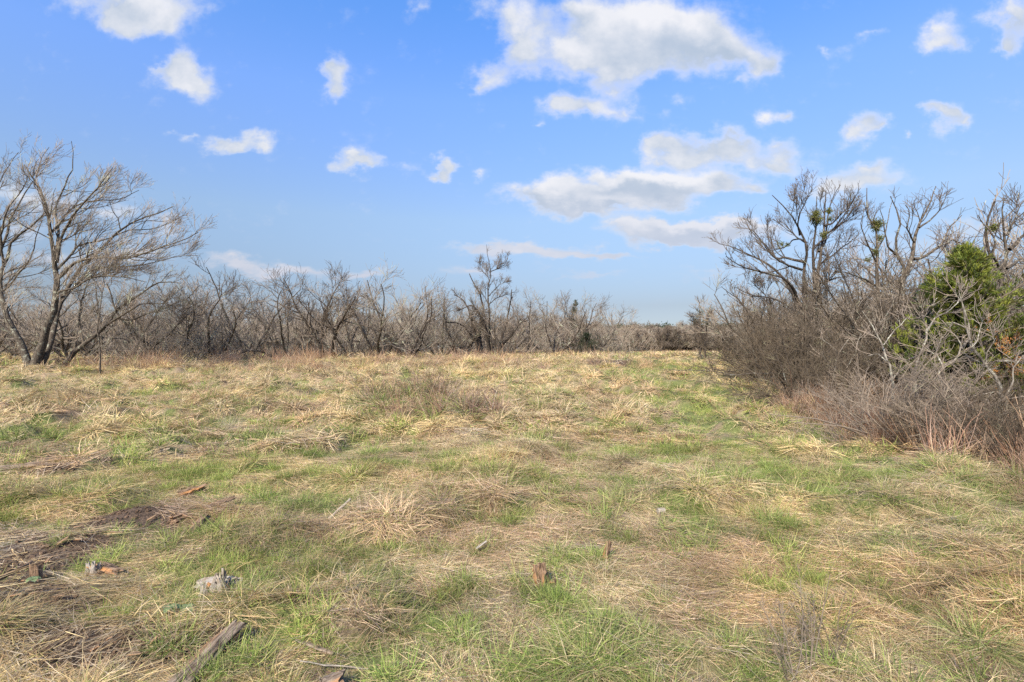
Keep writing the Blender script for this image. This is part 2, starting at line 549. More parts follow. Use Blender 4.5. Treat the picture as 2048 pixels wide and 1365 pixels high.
def leaf_quads(C, size, rg, cols, aspect=.5, droop=0.):
    """small four cornered leaves of random attitude at points C"""
    n = len(C)
    a = unit(rg.normal(0, 1, (n, 3)) + np.array([0, 0, -droop])); b = unit(np.cross(a, rg.normal(0, 1, (n, 3))))
    s = size * rg.uniform(.6, 1.4, (n, 1))
    V = np.stack([C, C + a * s * .5 + b * s * aspect * .5, C + a * s, C + a * s * .5 - b * s * aspect * .5], 1).reshape(-1, 3)
    Q = np.arange(4 * n).reshape(n, 4)
    col = cols[rg.integers(0, len(cols), n)] * rg.uniform(.75, 1.25, (n, 1))
    return V, Q, np.repeat(col, 4, 0)

def mistletoe(centre, rad, n, rg, parent, o):
    """round clump of leafy shoots"""
    rel = unit(rg.normal(0, 1, (n // 14, 3))); ln = rad * rg.uniform(.6, 1.05, len(rel))
    P = walk(np.zeros_like(rel) + centre, rel, ln, 3, .25, np.array([0, 0, 0]), rg)
    R = np.linspace(.008, .004, 4)[None].repeat(len(P), 0)
    me = make_mesh('mistletoe', *join([tube(P, R, 3)])[:2], MAT['twig_dark'])
    root = obj('mistletoe_clump', me, parent)
    t = rg.uniform(.35, 1, n); i = rg.integers(0, len(P), n)
    c = sample(P[i], t)[0] + rg.normal(0, .035, (n, 3))
    V, Q, C = leaf_quads(c, .05, rg, np.array([(.13, .15, .03), (.20, .20, .045), (.08, .10, .025), (.17, .16, .05)]), .55)
    lv = obj('leaves', make_mesh('mistletoe_leaves', V, [Q], MAT['leaf'], col=C), root)
    lv['kind'] = 'stuff'
    return root

def build_tree(name, base, stems, levels, bark, twig, rg, label, cat='tree', group=None, indiv=True, extra=None, k0=9):
    """stems: list of (points world, r0, r1) ; levels: list of growth specs"""
    root = empty(name, base)
    tag(root, label, cat, group)
    b = np.array(base)
    SP, SR = [], []
    for j, (pts, r0, r1, *nm) in enumerate(stems):
        P, R = stem(pts, r0, r1, 14, .035, rg, .25 if not nm else 0.)
        P = P - b
        V, Q = bark_tube(P, R, k0 if r0 > .05 else 6, rg)
        obj(nm[0] if nm else 'trunk', make_mesh('trunk', V, [Q], bark, True), root)
        SP.append(P); SR.append(R)
    P = np.array(SP); R = np.array(SR)
    parts = []; tips = []
    for li, sp in enumerate(levels):
        if li == 0: sp = dict(sp, rfac=.035)
        if li > 0:
            q_ = 1.22 if li == len(levels) - 1 else 1.1
            sp = dict(sp, wig=sp['wig'] * .78, ang=sp['ang'] - 5, n=sp['n'] * (.72 if li == len(levels) - 1 else .85), len=(sp['len'][0] * q_, sp['len'][1] * q_))
        P, R = grow(P, R, sp, rg)
        if sp.get('only_up'):
            pass
        keep = P[:, -1, 2] > .15
        P, R = P[keep], R[keep]
        k = 5 if sp['r'] > .03 else 3
        if indiv and li == 0:
            for q in range(len(P)):
                V, Q = tube(P[q:q + 1], R[q:q + 1], k)
                obj('branch', make_mesh('branch', V, [Q], bark, True), root)
        else:
            parts.append(tube(P, R, k))
        tips.append((P, R))
        if sp.get('carry'):      # let the parents keep bearing twigs too
            pass
    if sum(len(p[0]) for p in parts):
        V, Fc, _ = join(parts)
        cr = obj('crown', make_mesh('crown', V, Fc, twig), root)
        cr['kind'] = 'stuff'
    if extra: extra(root, tips, rg)
    return root

# ------------------------------------------------------------------ ground
def px_field(spots, x, y):
    """soft patches laid on the ground: (px, py, rx m, ry m, weight)"""
    s = np.zeros_like(x)
    for (px, py, rx, ry, w) in spots:
        g = ground_at(px, py)
        wob = 1 + .5 * (fbm(x / .6, y / .6, 3, 77) - .5)
        s = s + w * np.exp(-(((x - g[0]) / rx) ** 2 + ((y - g[1]) / ry) ** 2) * wob)
    return s

DIRT = [(60, 1230, .45, .12, .8), (140, 1180, .3, .1, .6), (200, 1315, .4, .12, .9), (25, 1130, .3, .1, .8), (360, 1000, .3, .1, .6), (1085, 1172, .10, .05, .4), (240, 1050, .5, .12, .55), (90, 1100, .5, .14, .6), (320, 1040, .25, .1, .7), (440, 1018, .2, .08, .6), (40, 1165, .4, .10, .7), (340, 1085, .2, .08, .5), (330, 1330, .3, .10, .7), (1770, 1030, .5, .12, .35), (500, 1200, .2, .1, .4), (280, 1042, .26, .20, 1.3), (215, 1060, .25, .13, .9), (150, 1090, .26, .14, 1.0), (100, 1120, .3, .12, .8), (60, 1140, .3, .16, 1.0), (25, 1200, .35, .14, .9),
        (400, 1028, .22, .10, .9), (380, 1055, .2, .10, .9), (385, 985, .22, .12, 1.0), (90, 950, .6, .2, .8), (200, 935, .3, .14, .5),
        (300, 1300, .28, .10, 1.1), (230, 1340, .25, .08, .9), (20, 1075, .35, .12, .8), (440, 1180, .16, .12, .6), (1088, 1160, .12, .07, .5),
        (1210, 1110, .1, .06, .5), (1225, 735, 1.3, 1.6, .9), (640, 1345, .2, .06, .5), (420, 1300, .16, .1, .6)]
GREEN = [(1010, 1110, .5, .3, .3), (860, 960, .8, .5, .3), (1760, 1120, .5, .3, .3), (1400, 1180, .6, .3, .3), (300, 900, 1.2, .6, .3), (1420, 790, 2.5, 1.6, .5), (1440, 830, 1.6, 2.0, .5), (1560, 960, .9, .8, .5), (1540, 880, .9, 1.4, .5), (1310, 745, 5, 4, .5), (1250, 735, 4, 3, .3),
         (1500, 1000, .9, .6, .4), (120, 1010, 1.6, .35, .6), (560, 1000, .8, .5, .3), (60, 1060, 1.2, .3, .4), (450, 1090, .5, .4, .35), (1900, 1330, .5, .2, .4),
         (1140, 1190, .5, .3, .5), (700, 960, 1.0, .6, .2), (1330, 1060, .5, .3, .5), (1660, 805, 2, .8, .4), (180, 870, 2.0, .6, .4), (50, 750, 4, 1.6, .4), (700, 700+25, 6, 3, -.2), (1950, 970, .6, .3, .4), (330, 715, 3, 3, .3)]

def fields(x, y):
    g = fbm(x / 1.1, y / .9, 3, 31) * .34 + fbm(x / .30, y / .24, 2, 37) * .66 + .02 * (1 - sstep(5, 12, y)) - .01 * sstep(10, 20, y)
    g = (g - .5) * 1.15 + .5
    g = g + .20 * px_field(GREEN, x, y)
    # two faint wheel tracks kept shorter and greener
    for a in (1, -1):
        tx = 4.6 + a * .85 + (y - 12) * .17 + .5 * np.sin(y / 9)
        g = g + .15 * 1.4 * np.exp(-((x - tx) / .34) ** 2) * sstep(5, 9, y)
    g = g - .05 * sstep(10, 22, y) * (1 - sstep(0, 12, x - y * .1)) 
    dirt = 1.5 * px_field(DIRT, x, y) * (.55 + .9 * fbm(x / .16, y / .12, 3, 43))
    return g, dirt

def build_ground():
    fine = np.radians(np.arange(-62, 62.01, .27))
    coarse = np.radians(np.arange(66, 295, 4.0))
    ang = np.concatenate([fine, coarse])
    rad = np.concatenate([[0.0, .5, 1.0, 1.4], np.geomspace(1.7, 60, 430), np.geomspace(64, 4500, 40)])
    A, Rr = np.meshgrid(ang, rad)
    X = Rr * np.sin(A); Y = Rr * np.cos(A)
    Z = height(X, Y)
    V = np.stack([X, Y, Z], -1).reshape(-1, 3)
    n, m = len(rad), len(ang)
    idx = np.arange(n * m).reshape(n, m)
    a = idx[:-1]; b = np.roll(a, -1, 1); d = idx[1:]; c = np.roll(d, -1, 1)
    Q = np.stack([a, d, c, b], -1).reshape(-1, 4)
    g, dirt = fields(V[:, 0], V[:, 1])
    col = np.stack([sstep(.40, .66, g), sstep(.25, .7, dirt), 0 * g], 1)
    me = make_mesh('ground', V, [Q], None, True, col)
    m_ = new_mat('meadow_soil_and_thatch')
    at_ = N('ShaderNodeAttribute', attribute_name='Col')
    se = N('ShaderNodeSeparateColor'); L(at_.outputs['Color'], se.inputs[0])
    tc = N('ShaderNodeTexCoord').outputs['Object']
    mp = N('ShaderNodeMapping'); L(tc, mp.inputs[0]); mp.inputs['Scale'].default_value = (1, .5, 1); mp.inputs['Rotation'].default_value = (0, 0, .5)
    fib = noise(60, 4, .7, mp.outputs[0])
    big = noise(1.3, 5, .6, tc)
    straw = mixc(rng_map(fib, .35, .65), (.17, .125, .07), (.33, .26, .155))
    straw = mixc(rng_map(big, .4, .62), straw, (.24, .175, .115))
    green = mixc(rng_map(fib, .35, .65), (.07, .085, .025), (.16, .175, .06))
    c = mixc(se.outputs[0], straw, green)
    dn = noise(26, 6, .7, tc)
    soil = mixc(rng_map(dn, .35, .65), (.040, .027, .018), (.135, .092, .062))
    c = mixc(se.outputs[1], c, soil)
    bsum = M('ADD', fib, M('MULTIPLY', dn, se.outputs[1]))
    finish(principled(c, .95, bsum, .8, .03))
    me.materials.append(m_)
    o = obj('ground', me)
    o['kind'] = 'structure'
    return o
build_ground()

# ------------------------------------------------------------------ grass clumps (sown by geometry nodes)
STRAW = np.array([(.52, .40, .21), (.62, .50, .285), (.43, .31, .165), (.48, .345, .205), (.28, .195, .11), (.66, .54, .34)])
DULL = np.array([(.33, .26, .185), (.40, .32, .235), (.27, .19, .13), (.46, .39, .31)])
GRN = np.array([(.165, .235, .05), (.23, .30, .07), (.29, .345, .09), (.12, .175, .045), (.34, .36, .13)])
OLIVE = np.array([(.27, .27, .11), (.33, .31, .14), (.22, .24, .09)])
RED = np.array([(.32, .20, .125), (.38, .26, .17), (.27, .165, .11), (.42, .31, .22)])

def blades(p0, d0, ln, w, n, droop, rg, wig=.06, floor=0.0):
    Nn = len(p0)
    P = walk(p0, d0, ln, n, wig, np.array([0, 0, -droop]), rg)
    P[:, :, 2] = np.maximum(P[:, :, 2], floor + rg.uniform(0, .03, (Nn, 1)))
    T = unit(P[:, -1] - P[:, 0])
    side = unit(np.cross(T, unit(rg.normal(0, .5, (Nn, 3)) + np.array([0, 0, 1]))))
    wt = np.linspace(1, .25, n + 1) if n > 1 else np.array([1, .3])
    off = side[:, None, :] * (w[:, None] * wt[None, :] / 2)[..., None]
    V = np.stack([P - off, P + off], 2).reshape(-1, 3)
    idx = np.arange(Nn * (n + 1) * 2).reshape(Nn, n + 1, 2)
    Q = np.stack([idx[:, :-1, 0], idx[:, :-1, 1], idx[:, 1:, 1], idx[:, 1:, 0]], -1).reshape(-1, 4)
    return V, Q, (n + 1) * 2

def pick(cols, n, rg, k):
    c = cols[rg.integers(0, len(cols), n)] * rg.uniform(.78, 1.22, (n, 1))
    return np.repeat(c, k, 0)

def clump(kind, rg, lod=1.0):
    """lod > 1: fewer, wider blades for the distance"""
    def disc(n, r):
        a = rg.uniform(0, 2 * math.pi, n); q = r * np.sqrt(rg.random(n))
        return np.stack([q * np.cos(a), q * np.sin(a), np.zeros(n) - .01], 1), a
    out = []
    def add(n, r, lo, hi, elev, delev, az, daz, w, droop, cols, seg=4, wig=.06, floor=0., radial=False):
        n = max(3, int(n / lod))
        p, a = disc(n, r)
        azs = (a if radial else az) + rg.normal(0, daz, n)
        e = np.radians(np.clip(rg.normal(elev, delev, n), -5, 88))
        d = np.stack([np.cos(e) * np.cos(azs), np.cos(e) * np.sin(azs), np.sin(e)], 1)
        V, Q, k = blades(p, d, rg.uniform(lo, hi, n), w * lod * rg.uniform(.7, 1.3, n), seg, droop, rg, wig, floor)
        out.append((V, Q, pick(cols, n, rg, k)))
    if kind == 'mat':          # combed, lying straw
        add(84, .17, .10, .27, 11, 10, 0, .45, .0025, .10, STRAW, 4, .07)
        add(24, .17, .10, .24, 8, 10, 0, 1.2, .0026, .08, DULL, 3)
        add(12, .16, .04, .10, 35, 15, 0, .8, .0030, .12, GRN, 3)
    elif kind == 'hummock':    # tussock falling outward
        add(80, .10, .12, .26, 42, 16, 0, .6, .0028, .34, STRAW, 5, radial=True)
        add(24, .09, .10, .20, 40, 15, 0, .6, .0030, .28, OLIVE, 4, radial=True)
        add(14, .12, .08, .16, 30, 15, 0, 1, .0028, .2, DULL, 4, radial=True)
    elif kind == 'green':      # short fresh tuft
        add(70, .07, .06, .15, 58, 15, 0, .9, .0031, .13, GRN, 3, radial=True)
        add(18, .08, .06, .13, 40, 16, 0, .9, .0030, .18, OLIVE, 3, radial=True)
        add(10, .08, .08, .20, 15, 12, 0, 3, .0026, .1, STRAW, 3)
    elif kind == 'short':      # thin mixed sward
        add(50, .17, .03, .08, 38, 22, 0, 3, .0030, .10, GRN, 2)
        add(34, .17, .06, .15, 8, 10, 0, 3, .0026, .05, STRAW, 2)
        add(14, .17, .04, .10, 25, 16, 0, 3, .0028, .08, OLIVE, 2)
    elif kind == 'litter':     # dead grey stalks lying flat
        add(50, .19, .08, .26, 5, 7, 0, 3, .0028, .03, DULL, 2, .05, .0)
        add(24, .19, .08, .22, 8, 8, 0, 3, .0028, .03, STRAW, 2, .05)
    elif kind == 'tall':       # upright reddish bunch grass
        add(70, .14, .20, .55, 64, 13, 0, 1.2, .0032, .09, RED, 4, .09, radial=True)
        add(50, .15, .12, .35, 42, 18, 0, 1.2, .0030, .20, np.concatenate([STRAW, DULL]), 4, .09, radial=True)
    elif kind == 'long':       # long green arching tussock
        add(90, .09, .14, .32, 48, 15, 0, .7, .0034, .26, np.concatenate([GRN, OLIVE]), 5, radial=True)
        add(50, .10, .14, .32, 38, 15, 0, .8, .0030, .26, STRAW, 5, radial=True)
    V, Fc, C = join(out)
    return V, Fc, C

PROTO = bpy.data.collections.new('grass_clump_sources')
KINDS = ['mat', 'hummock', 'green', 'short', 'litter', 'tall', 'long']
index_of = {}
cnt = 0
for lod in (1.0, 2.2, 4.5):
    for kd in KINDS:
        for v in range(3):
            V, Fc, C = clump(kd, rng, lod)
            me = make_mesh('grass_clump', V, Fc, MAT['grass'], False, C)
            o = bpy.data.objects.new('grass_clump_%03d' % cnt, me)
            PROTO.objects.link(o)
            index_of[(lod, kd, v)] = cnt
            cnt += 1

def sow(name, pts, rotz, scale, index, tint, lean=None, collection=PROTO, zoff=0.0, flat_z=False):
    """one object whose geometry nodes put a clump at every vertex"""
    n = len(pts)
    me = bpy.data.meshes.new(name)
    me.vertices.add(n)
    x, y = pts[:, 0], pts[:, 1]
    z = height(x, y) + zoff
    e = .06
    nx = -(height(x + e, y) - height(x - e, y)) / (2 * e); ny = -(height(x, y + e) - height(x, y - e)) / (2 * e)
    if flat_z: nx = nx * 0; ny = ny * 0
    Nv = unit(np.stack([nx, ny, np.ones(n)], 1))
    X0 = np.stack([np.cos(rotz), np.sin(rotz), np.zeros(n)], 1)
    Xv = unit(X0 - Nv * (X0 * Nv).sum(1, keepdims=True)); Yv = np.cross(Nv, Xv)
    ex = np.arctan2(Yv[:, 2], Nv[:, 2]); ey = -np.arcsin(np.clip(Xv[:, 2], -1, 1)); ez = np.arctan2(Xv[:, 1], Xv[:, 0])
    co = np.stack([x, y, z], 1).astype(np.float32)
    me.vertices.foreach_set('co', co.ravel())
    a = me.attributes.new('turn', 'FLOAT_VECTOR', 'POINT'); a.data.foreach_set('vector', np.stack([ex, ey, ez], 1).astype(np.float32).ravel())
    a = me.attributes.new('size', 'FLOAT', 'POINT'); a.data.foreach_set('value', scale.astype(np.float32))
    a = me.attributes.new('which', 'INT', 'POINT'); a.data.foreach_set('value', index.astype(np.int32))
    a = me.attributes.new('tint', 'FLOAT_COLOR', 'POINT')
    c = np.ones((n, 4), np.float32); c[:, :3] = tint; a.data.foreach_set('color', c.ravel())
    o = obj(name, me)
    ng = bpy.data.node_groups.new(name + '_sowing', 'GeometryNodeTree')
    ng.interface.new_socket('Geometry', in_out='INPUT', socket_type='NodeSocketGeometry')
    ng.interface.new_socket('Geometry', in_out='OUTPUT', socket_type='NodeSocketGeometry')
    nn = ng.nodes
    gi = nn.new('NodeGroupInput'); go = nn.new('NodeGroupOutput')
    ip = nn.new('GeometryNodeInstanceOnPoints')
    ci = nn.new('GeometryNodeCollectionInfo'); ci.inputs['Collection'].default_value = collection
    ci.inputs['Separate Children'].default_value = True; ci.inputs['Reset Children'].default_value = True
    def attr(nm, t):
        q = nn.new('GeometryNodeInputNamedAttribute'); q.data_type = t; q.inputs['Name'].default_value = nm
        return q.outputs['Attribute']
    lk = ng.links.new
    lk(gi.outputs[0], ip.inputs['Points']); lk(ci.outputs[0], ip.inputs['Instance'])
    ip.inputs['Pick Instance'].default_value = True
    lk(attr('which', 'INT'), ip.inputs['Instance Index'])
    e2 = nn.new('FunctionNodeEulerToRotation'); lk(attr('turn', 'FLOAT_VECTOR'), e2.inputs[0])
    lk(e2.outputs[0], ip.inputs['Rotation'])
    lk(attr('size', 'FLOAT'), ip.inputs['Scale'])
    lk(ip.outputs[0], go.inputs[0])
    md = o.modifiers.new('sowing', 'NODES'); md.node_group = ng
    o['kind'] = 'stuff'
    return o

def edge_x(y):
    """x of the thicket's edge on the right at distance y"""
    ys = [0, 3, 6.5, 7.3, 8.2, 10.5, 13.5, 17, 24, 30, 36, 60]
    xs = [6.6, 6.4, 6.45, 6.3, 6.3, 6.5, 7.7, 9.4, 12.2, 14.6, 16.8, 26]
    return np.interp(y, ys, xs)

def wind(x, y):
    """lie of the fallen grass"""
    return math.pi * 1.06 + 4.4 * (fbm(x / 1.5, y / 1.5, 3, 51) - .5) * 2

def meadow():
    bands = [  # y/r from, to, clumps per m2, lod, size
        (1.3, 4.2, 130, 1.0, (.7, 1.05)), (4.2, 8.5, 80, 1.0, (.85, 1.25)), (8.5, 16, 40, 2.2, (1.0, 1.5)),
        (16, 32, 17, 2.2, (1.2, 1.9)), (32, 70, 4.5, 4.5, (1.6, 2.6)), (70, 170, .9, 4.5, (2.4, 3.8))]
    out = {k: [] for k in ('dry', 'fresh', 'tall')}
    for (a, b, dens, lod, (s0, s1)) in bands:
        half = math.radians(56 if b < 20 else 50)
        area = half * (b * b - a * a)
        n = int(area * dens)
        th = rng.uniform(-half, half, n); r = np.sqrt(rng.uniform(a * a, b * b, n))
        x = r * np.sin(th); y = r * np.cos(th)
        g, dirt = fields(x, y)
        hum = sstep(.48, .80, fbm(x / 1.1 + 5, y / .75, 3, 11))
        near_edge = np.exp(-((x - edge_x(y)) / .7) ** 2) + (x > edge_x(y)) * .8
        left_line = sstep(22.5 + .0 * x, 26.5, y) * (x < 10) * (y < 60) * .75 * sstep(.40, .55, fbm(x / 3, y / 3, 2, 71)) * sstep(-26, -20, x) * (1 - .75 * sstep(-.38, -.30, x / np.maximum(y, 1)))
        u = rng.random(n)
        keep = rng.random(n) > sstep(.30, .8, dirt) * .84
        green_p = sstep(.44, .66, g) * (1 - .6 * hum)
        kind = np.where(u < green_p * .55, 2, np.where(u < green_p * .95, 3, 0))
        u2 = rng.random(n)
        dry = (kind == 0)
        kind = np.where(dry & (u2 < .25 + .30 * hum + .25 * sstep(7, 16, y)), 1, kind)
        kind = np.where(dry & (u2 > .78), 3, kind)
        lit = sstep(.5, .68, fbm(x / .8, y / .8, 3, 61)) * (y < 14)
        kind = np.where(dry & (u2 > .50) & (u2 < .50 + .26 * lit), 4, kind)
        kind = np.where((rng.random(n) < .02) & (g > .5), 6, kind)
        rough = sstep(.18, .45, dirt)
        kind = np.where(rng.random(n) < rough * .75, 4, kind)
        tall = rng.random(n) < np.clip(near_edge * .55 + left_line, 0, .8)
        kind = np.where(tall, 5, kind)
        v = rng.integers(0, 3, n)
        idx = np.array([index_of[(lod, KINDS[k], vv)] for k, vv in zip(kind, v)])
        size = rng.uniform(s0, s1, n) * (1 + .35 * hum)
        onm = np.zeros(n, bool)
        for (mx, my, rx, ry, mh, a_) in MOUNDS[:3]:
            onm |= (((x - mx) / rx) ** 2 + ((y - my) / ry) ** 2) < .9
        pickm = onm & (rng.random(n) < .55)
        kind = np.where(pickm, np.where(rng.random(n) < .6, 6, 5), kind)
        idx = np.array([index_of[(lod, KINDS[k], vv)] for k, vv in zip(kind, v)])
        size = np.where(pickm, size * 1.25, size)
        trk = sum(np.exp(-((x - (4.6 + a_ * .85 + (y - 12) * .17 + .5 * np.sin(y / 9))) / .42) ** 2) for a_ in (1, -1)) * sstep(5, 9, y) * (y < 60)
        size = size * (1 - .40 * trk)
        low = (rng.random(n) < .75 * trk) & ~pickm & (kind != 5)
        kind = np.where(low, np.where(rng.random(n) < .35, 2, 3), kind)
        idx = np.array([index_of[(lod, KINDS[k], vv)] for k, vv in zip(kind, v)])
        tintm = pickm
        size = np.where((kind == 2) & (rng.random(n) < .10), size * 1.5, size)
        size = np.where(kind == 5, size * rng.uniform(.7, 1.15, n) / (1 if b < 10 else s1 * .75) * np.where((y > 22) & (x < 10), 1.35, 1.0), size)
        rz = wind(x, y) + rng.normal(0, .38, n)
        # colour of a whole patch: pinkish, golden or greyish straw, each with its own extent
        tintf = (1.07 + .12 * sstep(8, 18, y))[:, None]
        q1 = fbm(x / .8, y / .6, 3, 81); q2 = fbm(x / 2.4, y / 1.6, 3, 91)
        tint = np.ones((n, 3))
        pink = sstep(.5, .66, q1)[:, None]; gold = sstep(.48, .62, q2)[:, None]
        tint = tint * (1 - pink * np.array([.04, .11, .08])) * (1 + gold * np.array([.08, .05, -.06]))
        tint = tint * rng.uniform(.80, 1.22, (n, 1)) * tintf * (1 - .28 * (fbm(x / .42, y / .30, 2, 97)[:, None] < .42))  # last factor paints darker spots as relief shading between tufts
        tint = np.where(tintm[:, None], tint * np.array([.85, .84, .9]), tint)
        P = np.stack([x, y], 1)
        for nm, sel in (('dry', np.isin(kind, [0, 1, 4])), ('fresh', np.isin(kind, [2, 3, 6])), ('tall', kind == 5)):
            s_ = sel & keep
            out[nm].append((P[s_], rz[s_], size[s_], idx[s_], tint[s_]))
    for nm, full in (('dry', 'dry_grass'), ('fresh', 'green_grass'), ('tall', 'bunch_grass')):
        cat = [np.concatenate([o[i] for o in out[nm]]) for i in range(5)]
        sow(full, *cat)
meadow()

# ------------------------------------------------------------------ single trees
def img_stem(D, pts, r0, r1, base, *nm):
    """stem through places of the photograph at distance D (each with its own depth offset)"""
    out = []
    for i, q in enumerate(pts):
        dd = q[2] if len(q) > 2 else 0
        p = at(q[0], q[1], D + dd)
        out.append(p)
    if base is not None:
        out[0][2] = base
    return (out, r0, r1, *nm)

def Lh(n, t0, ang, ln, seg, wig, r, **k):
    return dict(n=n, t0=t0, ang=ang, len=ln, seg=seg, wig=wig, r=r, **k)

def zpt(x0, y0, k, pts):
    """points read off an enlarged view with its corner at (x0, y0) and k view pixels per pixel"""
    return [((x0 + p[0] / k), (y0 + p[1] / k), *(p[2:])) for p in pts]

rg = np.random.default_rng(21)

# --- the big leaning tree at the left: several stems from one root, swept to the right
D = 24.0
bz = float(height((62 - 1024) / F * D, D)) - .05
def zl(pts): return zpt(0, 250, 2.677, pts)
big_left = [
    img_stem(D, zl([(180, 1290), (215, 1190), (265, 1080), (300, 960), (298, 840), (290, 720), (262, 560), (245, 440), (225, 370), (160, 260), (125, 200)]), .20, .022, bz),
    img_stem(D, zl([(165, 1285), (120, 1200), (75, 1100), (30, 1000), (5, 870, .6), (25, 740, 1), (60, 600, 1.2), (130, 590, 1.2), (205, 490, 1.5), (250, 430, 1.8)]), .17, .02, bz),
    img_stem(D, zl([(190, 1285, .1), (270, 1200, .4), (290, 1120, .8), (330, 950, 1.4), (420, 780, 1.8), (520, 690, 2.0), (600, 590, 2.2), (700, 520, 2.4), (830, 480, 2.4), (940, 440, 2.4)]), .15, .018, bz),
    img_stem(D, zl([(305, 740), (330, 590), (375, 500, -.3), (450, 420, -.6), (530, 350, -.8), (560, 290, -1), (600, 230, -1.1)]), .075, .016, None, 'limb'),
    img_stem(D, zl([(300, 700), (295, 640), (310, 560, .4), (290, 440, .6), (330, 350, .8), (385, 240, .9), (385, 100, .9)]), .07, .012, None, 'limb'),
    img_stem(D, zl([(300, 830), (400, 740, -.6), (520, 710, -1.2), (660, 720, -1.5), (760, 700, -1.8), (880, 650, -1.8), (1080, 580, -2)]), .08, .014, None, 'limb'),
    img_stem(D, zl([(310, 900), (400, 870, -1), (480, 830, -1.4), (560, 810, -1.6), (700, 820, -1.8), (800, 850, -1.8)]), .055, .013, None, 'limb'),
    img_stem(D, zl([(260, 590), (350, 480, .8), (430, 420, 1.2), (520, 410, 1.6), (640, 400, 1.8), (740, 350, 2)]), .06, .012, None, 'limb'),
    img_stem(D, zl([(225, 370), (180, 330, .3), (200, 250, .5), (225, 180, .6), (260, 115, .8)]), .03, .01, None, 'limb'),
    img_stem(D, zl([(300, 780, .2), (420, 640, 1.6), (560, 620, 2.2), (700, 560, 2.6), (800, 560, 3.0), (960, 500, 3.2)]), .06, .012, None, 'limb'),
    img_stem(D, zl([(330, 950, 1.2), (480, 770, 2.8), (640, 760, 3.2), (820, 740, 3.4), (950, 700, 3.5), (1060, 700, 3.5)]), .06, .012, None, 'limb'),
    img_stem(D, zl([(20, 760, 1), (0, 600, .6), (40, 450, .2), (120, 350, 0), (170, 230, 0)]), .06, .012, None, 'limb'),
]
sweep = (.075, 0, .060)
LV_BIG = [
    Lh(12, .14, 44, (1.0, 2.6), 8, .135, .030, dang=12, fall=.35, bias=(.7, 0, .5), trop=sweep, rmin=.008, rr=.7),
    Lh(8, .15, 40, (.5, 1.3), 6, .15, .015, dang=14, fall=.35, bias=(.4, 0, .6), trop=(.06, 0, .07), rmin=.0055),
    Lh(5, .15, 38, (.25, .75), 4, .15, .008, dang=16, bias=(.25, 0, .5), trop=(.04, 0, .07), rmin=.0045),
    Lh(1.4, .2, 35, (.12, .3), 3, .12, .005, dang=16, bias=(0, 0, .5), rmin=.004),
]
def rust_leaves(n, cols, size=.05):
    def f(root, tips, rg):
        P = tips[-1][0]; i = rg.integers(0, len(P), n)
        c = sample(P[i], rg.random(n))[0]
        V, Q, C = leaf_quads(c, size, rg, np.array(cols), .5, .4)
        lv = obj('leaves', make_mesh('leaves', V, [Q], MAT['leaf'], col=C), root); lv['kind'] = 'stuff'
    return f
BUDS = [(.10, .075, .05), (.14, .10, .06), (.30, .16, .05)]
build_tree('bare_tree', tuple(big_left[0][0][0]), big_left, LV_BIG, MAT['bark_grey'], MAT['twig'], rg,
           'largest bare tree, many dark stems from one root and branches swept to one side', 'tree', extra=rust_leaves(350, BUDS, .035))

# --- low limb tree beside it, trunk lying over to the right
D = 25.5
g0 = at(122, 729, D); bz = float(height(g0[0], D)) - .05
lean = [
    img_stem(D, zl([(330, 1280), (380, 1230), (450, 1180), (560, 1080, .5), (620, 1000, .8), (720, 930, 1), (830, 850, 1.2), (960, 830, 1.2)]), .13, .02, bz),
    img_stem(D, zl([(560, 1080, .5), (640, 1030, 0), (760, 960, -.5), (900, 960, -.8), (1000, 1000, -1)]), .06, .015, None, 'limb'),
    img_stem(D, zl([(600, 1030, .8), (700, 1050, 1), (850, 990, 1.5), (1000, 930, 1.8), (1080, 860, 2)]), .06, .015, None, 'limb'),
    img_stem(D, zl([(450, 1180), (420, 1050, .4), (440, 930, .6), (500, 800, .8), (520, 700, 1)]), .06, .014, None, 'limb'),
]
build_tree('bare_tree', tuple(lean[0][0][0]), lean, [
    Lh(8, .2, 45, (1.0, 2.2), 7, .13, .03, dang=14, bias=(.4, 0, .5), trop=(.05, 0, .05), rmin=.008),
    Lh(7, .15, 45, (.5, 1.3), 6, .15, .014, dang=14, bias=(.2, 0, .4), trop=(.02, 0, .05), rmin=.006),
    Lh(5, .15, 42, (.25, .7), 4, .16, .008, rmin=.005), Lh(2, .2, 42, (.15, .35), 3, .16, .006, rmin=.004)],
    MAT['bark_grey'], MAT['twig'], rg, 'tree whose dark trunk leans far over beside the largest bare tree', 'tree')

# --- thin pale sapling in front of it
D = 22.5
g0 = at(198, 738, D); bz = float(height(g0[0], D)) - .05
sap = [img_stem(D, zl([(535, 1320), (530, 1200), (525, 1080), (535, 950), (560, 850), (540, 780), (600, 680)]), .036, .008, bz),
       img_stem(D, zl([(545, 900), (500, 820, .2), (470, 760, .3)]), .02, .008, None, 'limb')]
build_tree('bare_sapling', tuple(sap[0][0][0]), sap, [
    Lh(20, .12, 62, (.6, 1.3), 6, .12, .014, dang=14, trop=(0, 0, .03), rmin=.006),
    Lh(6, .15, 45, (.25, .7), 4, .15, .008, rmin=.005), Lh(3, .2, 42, (.12, .3), 3, .16, .006, rmin=.004)],
    MAT['bark_grey'], MAT['twig'], rg, 'slender pale sapling standing in front of the leaning tree', 'tree', k0=7)

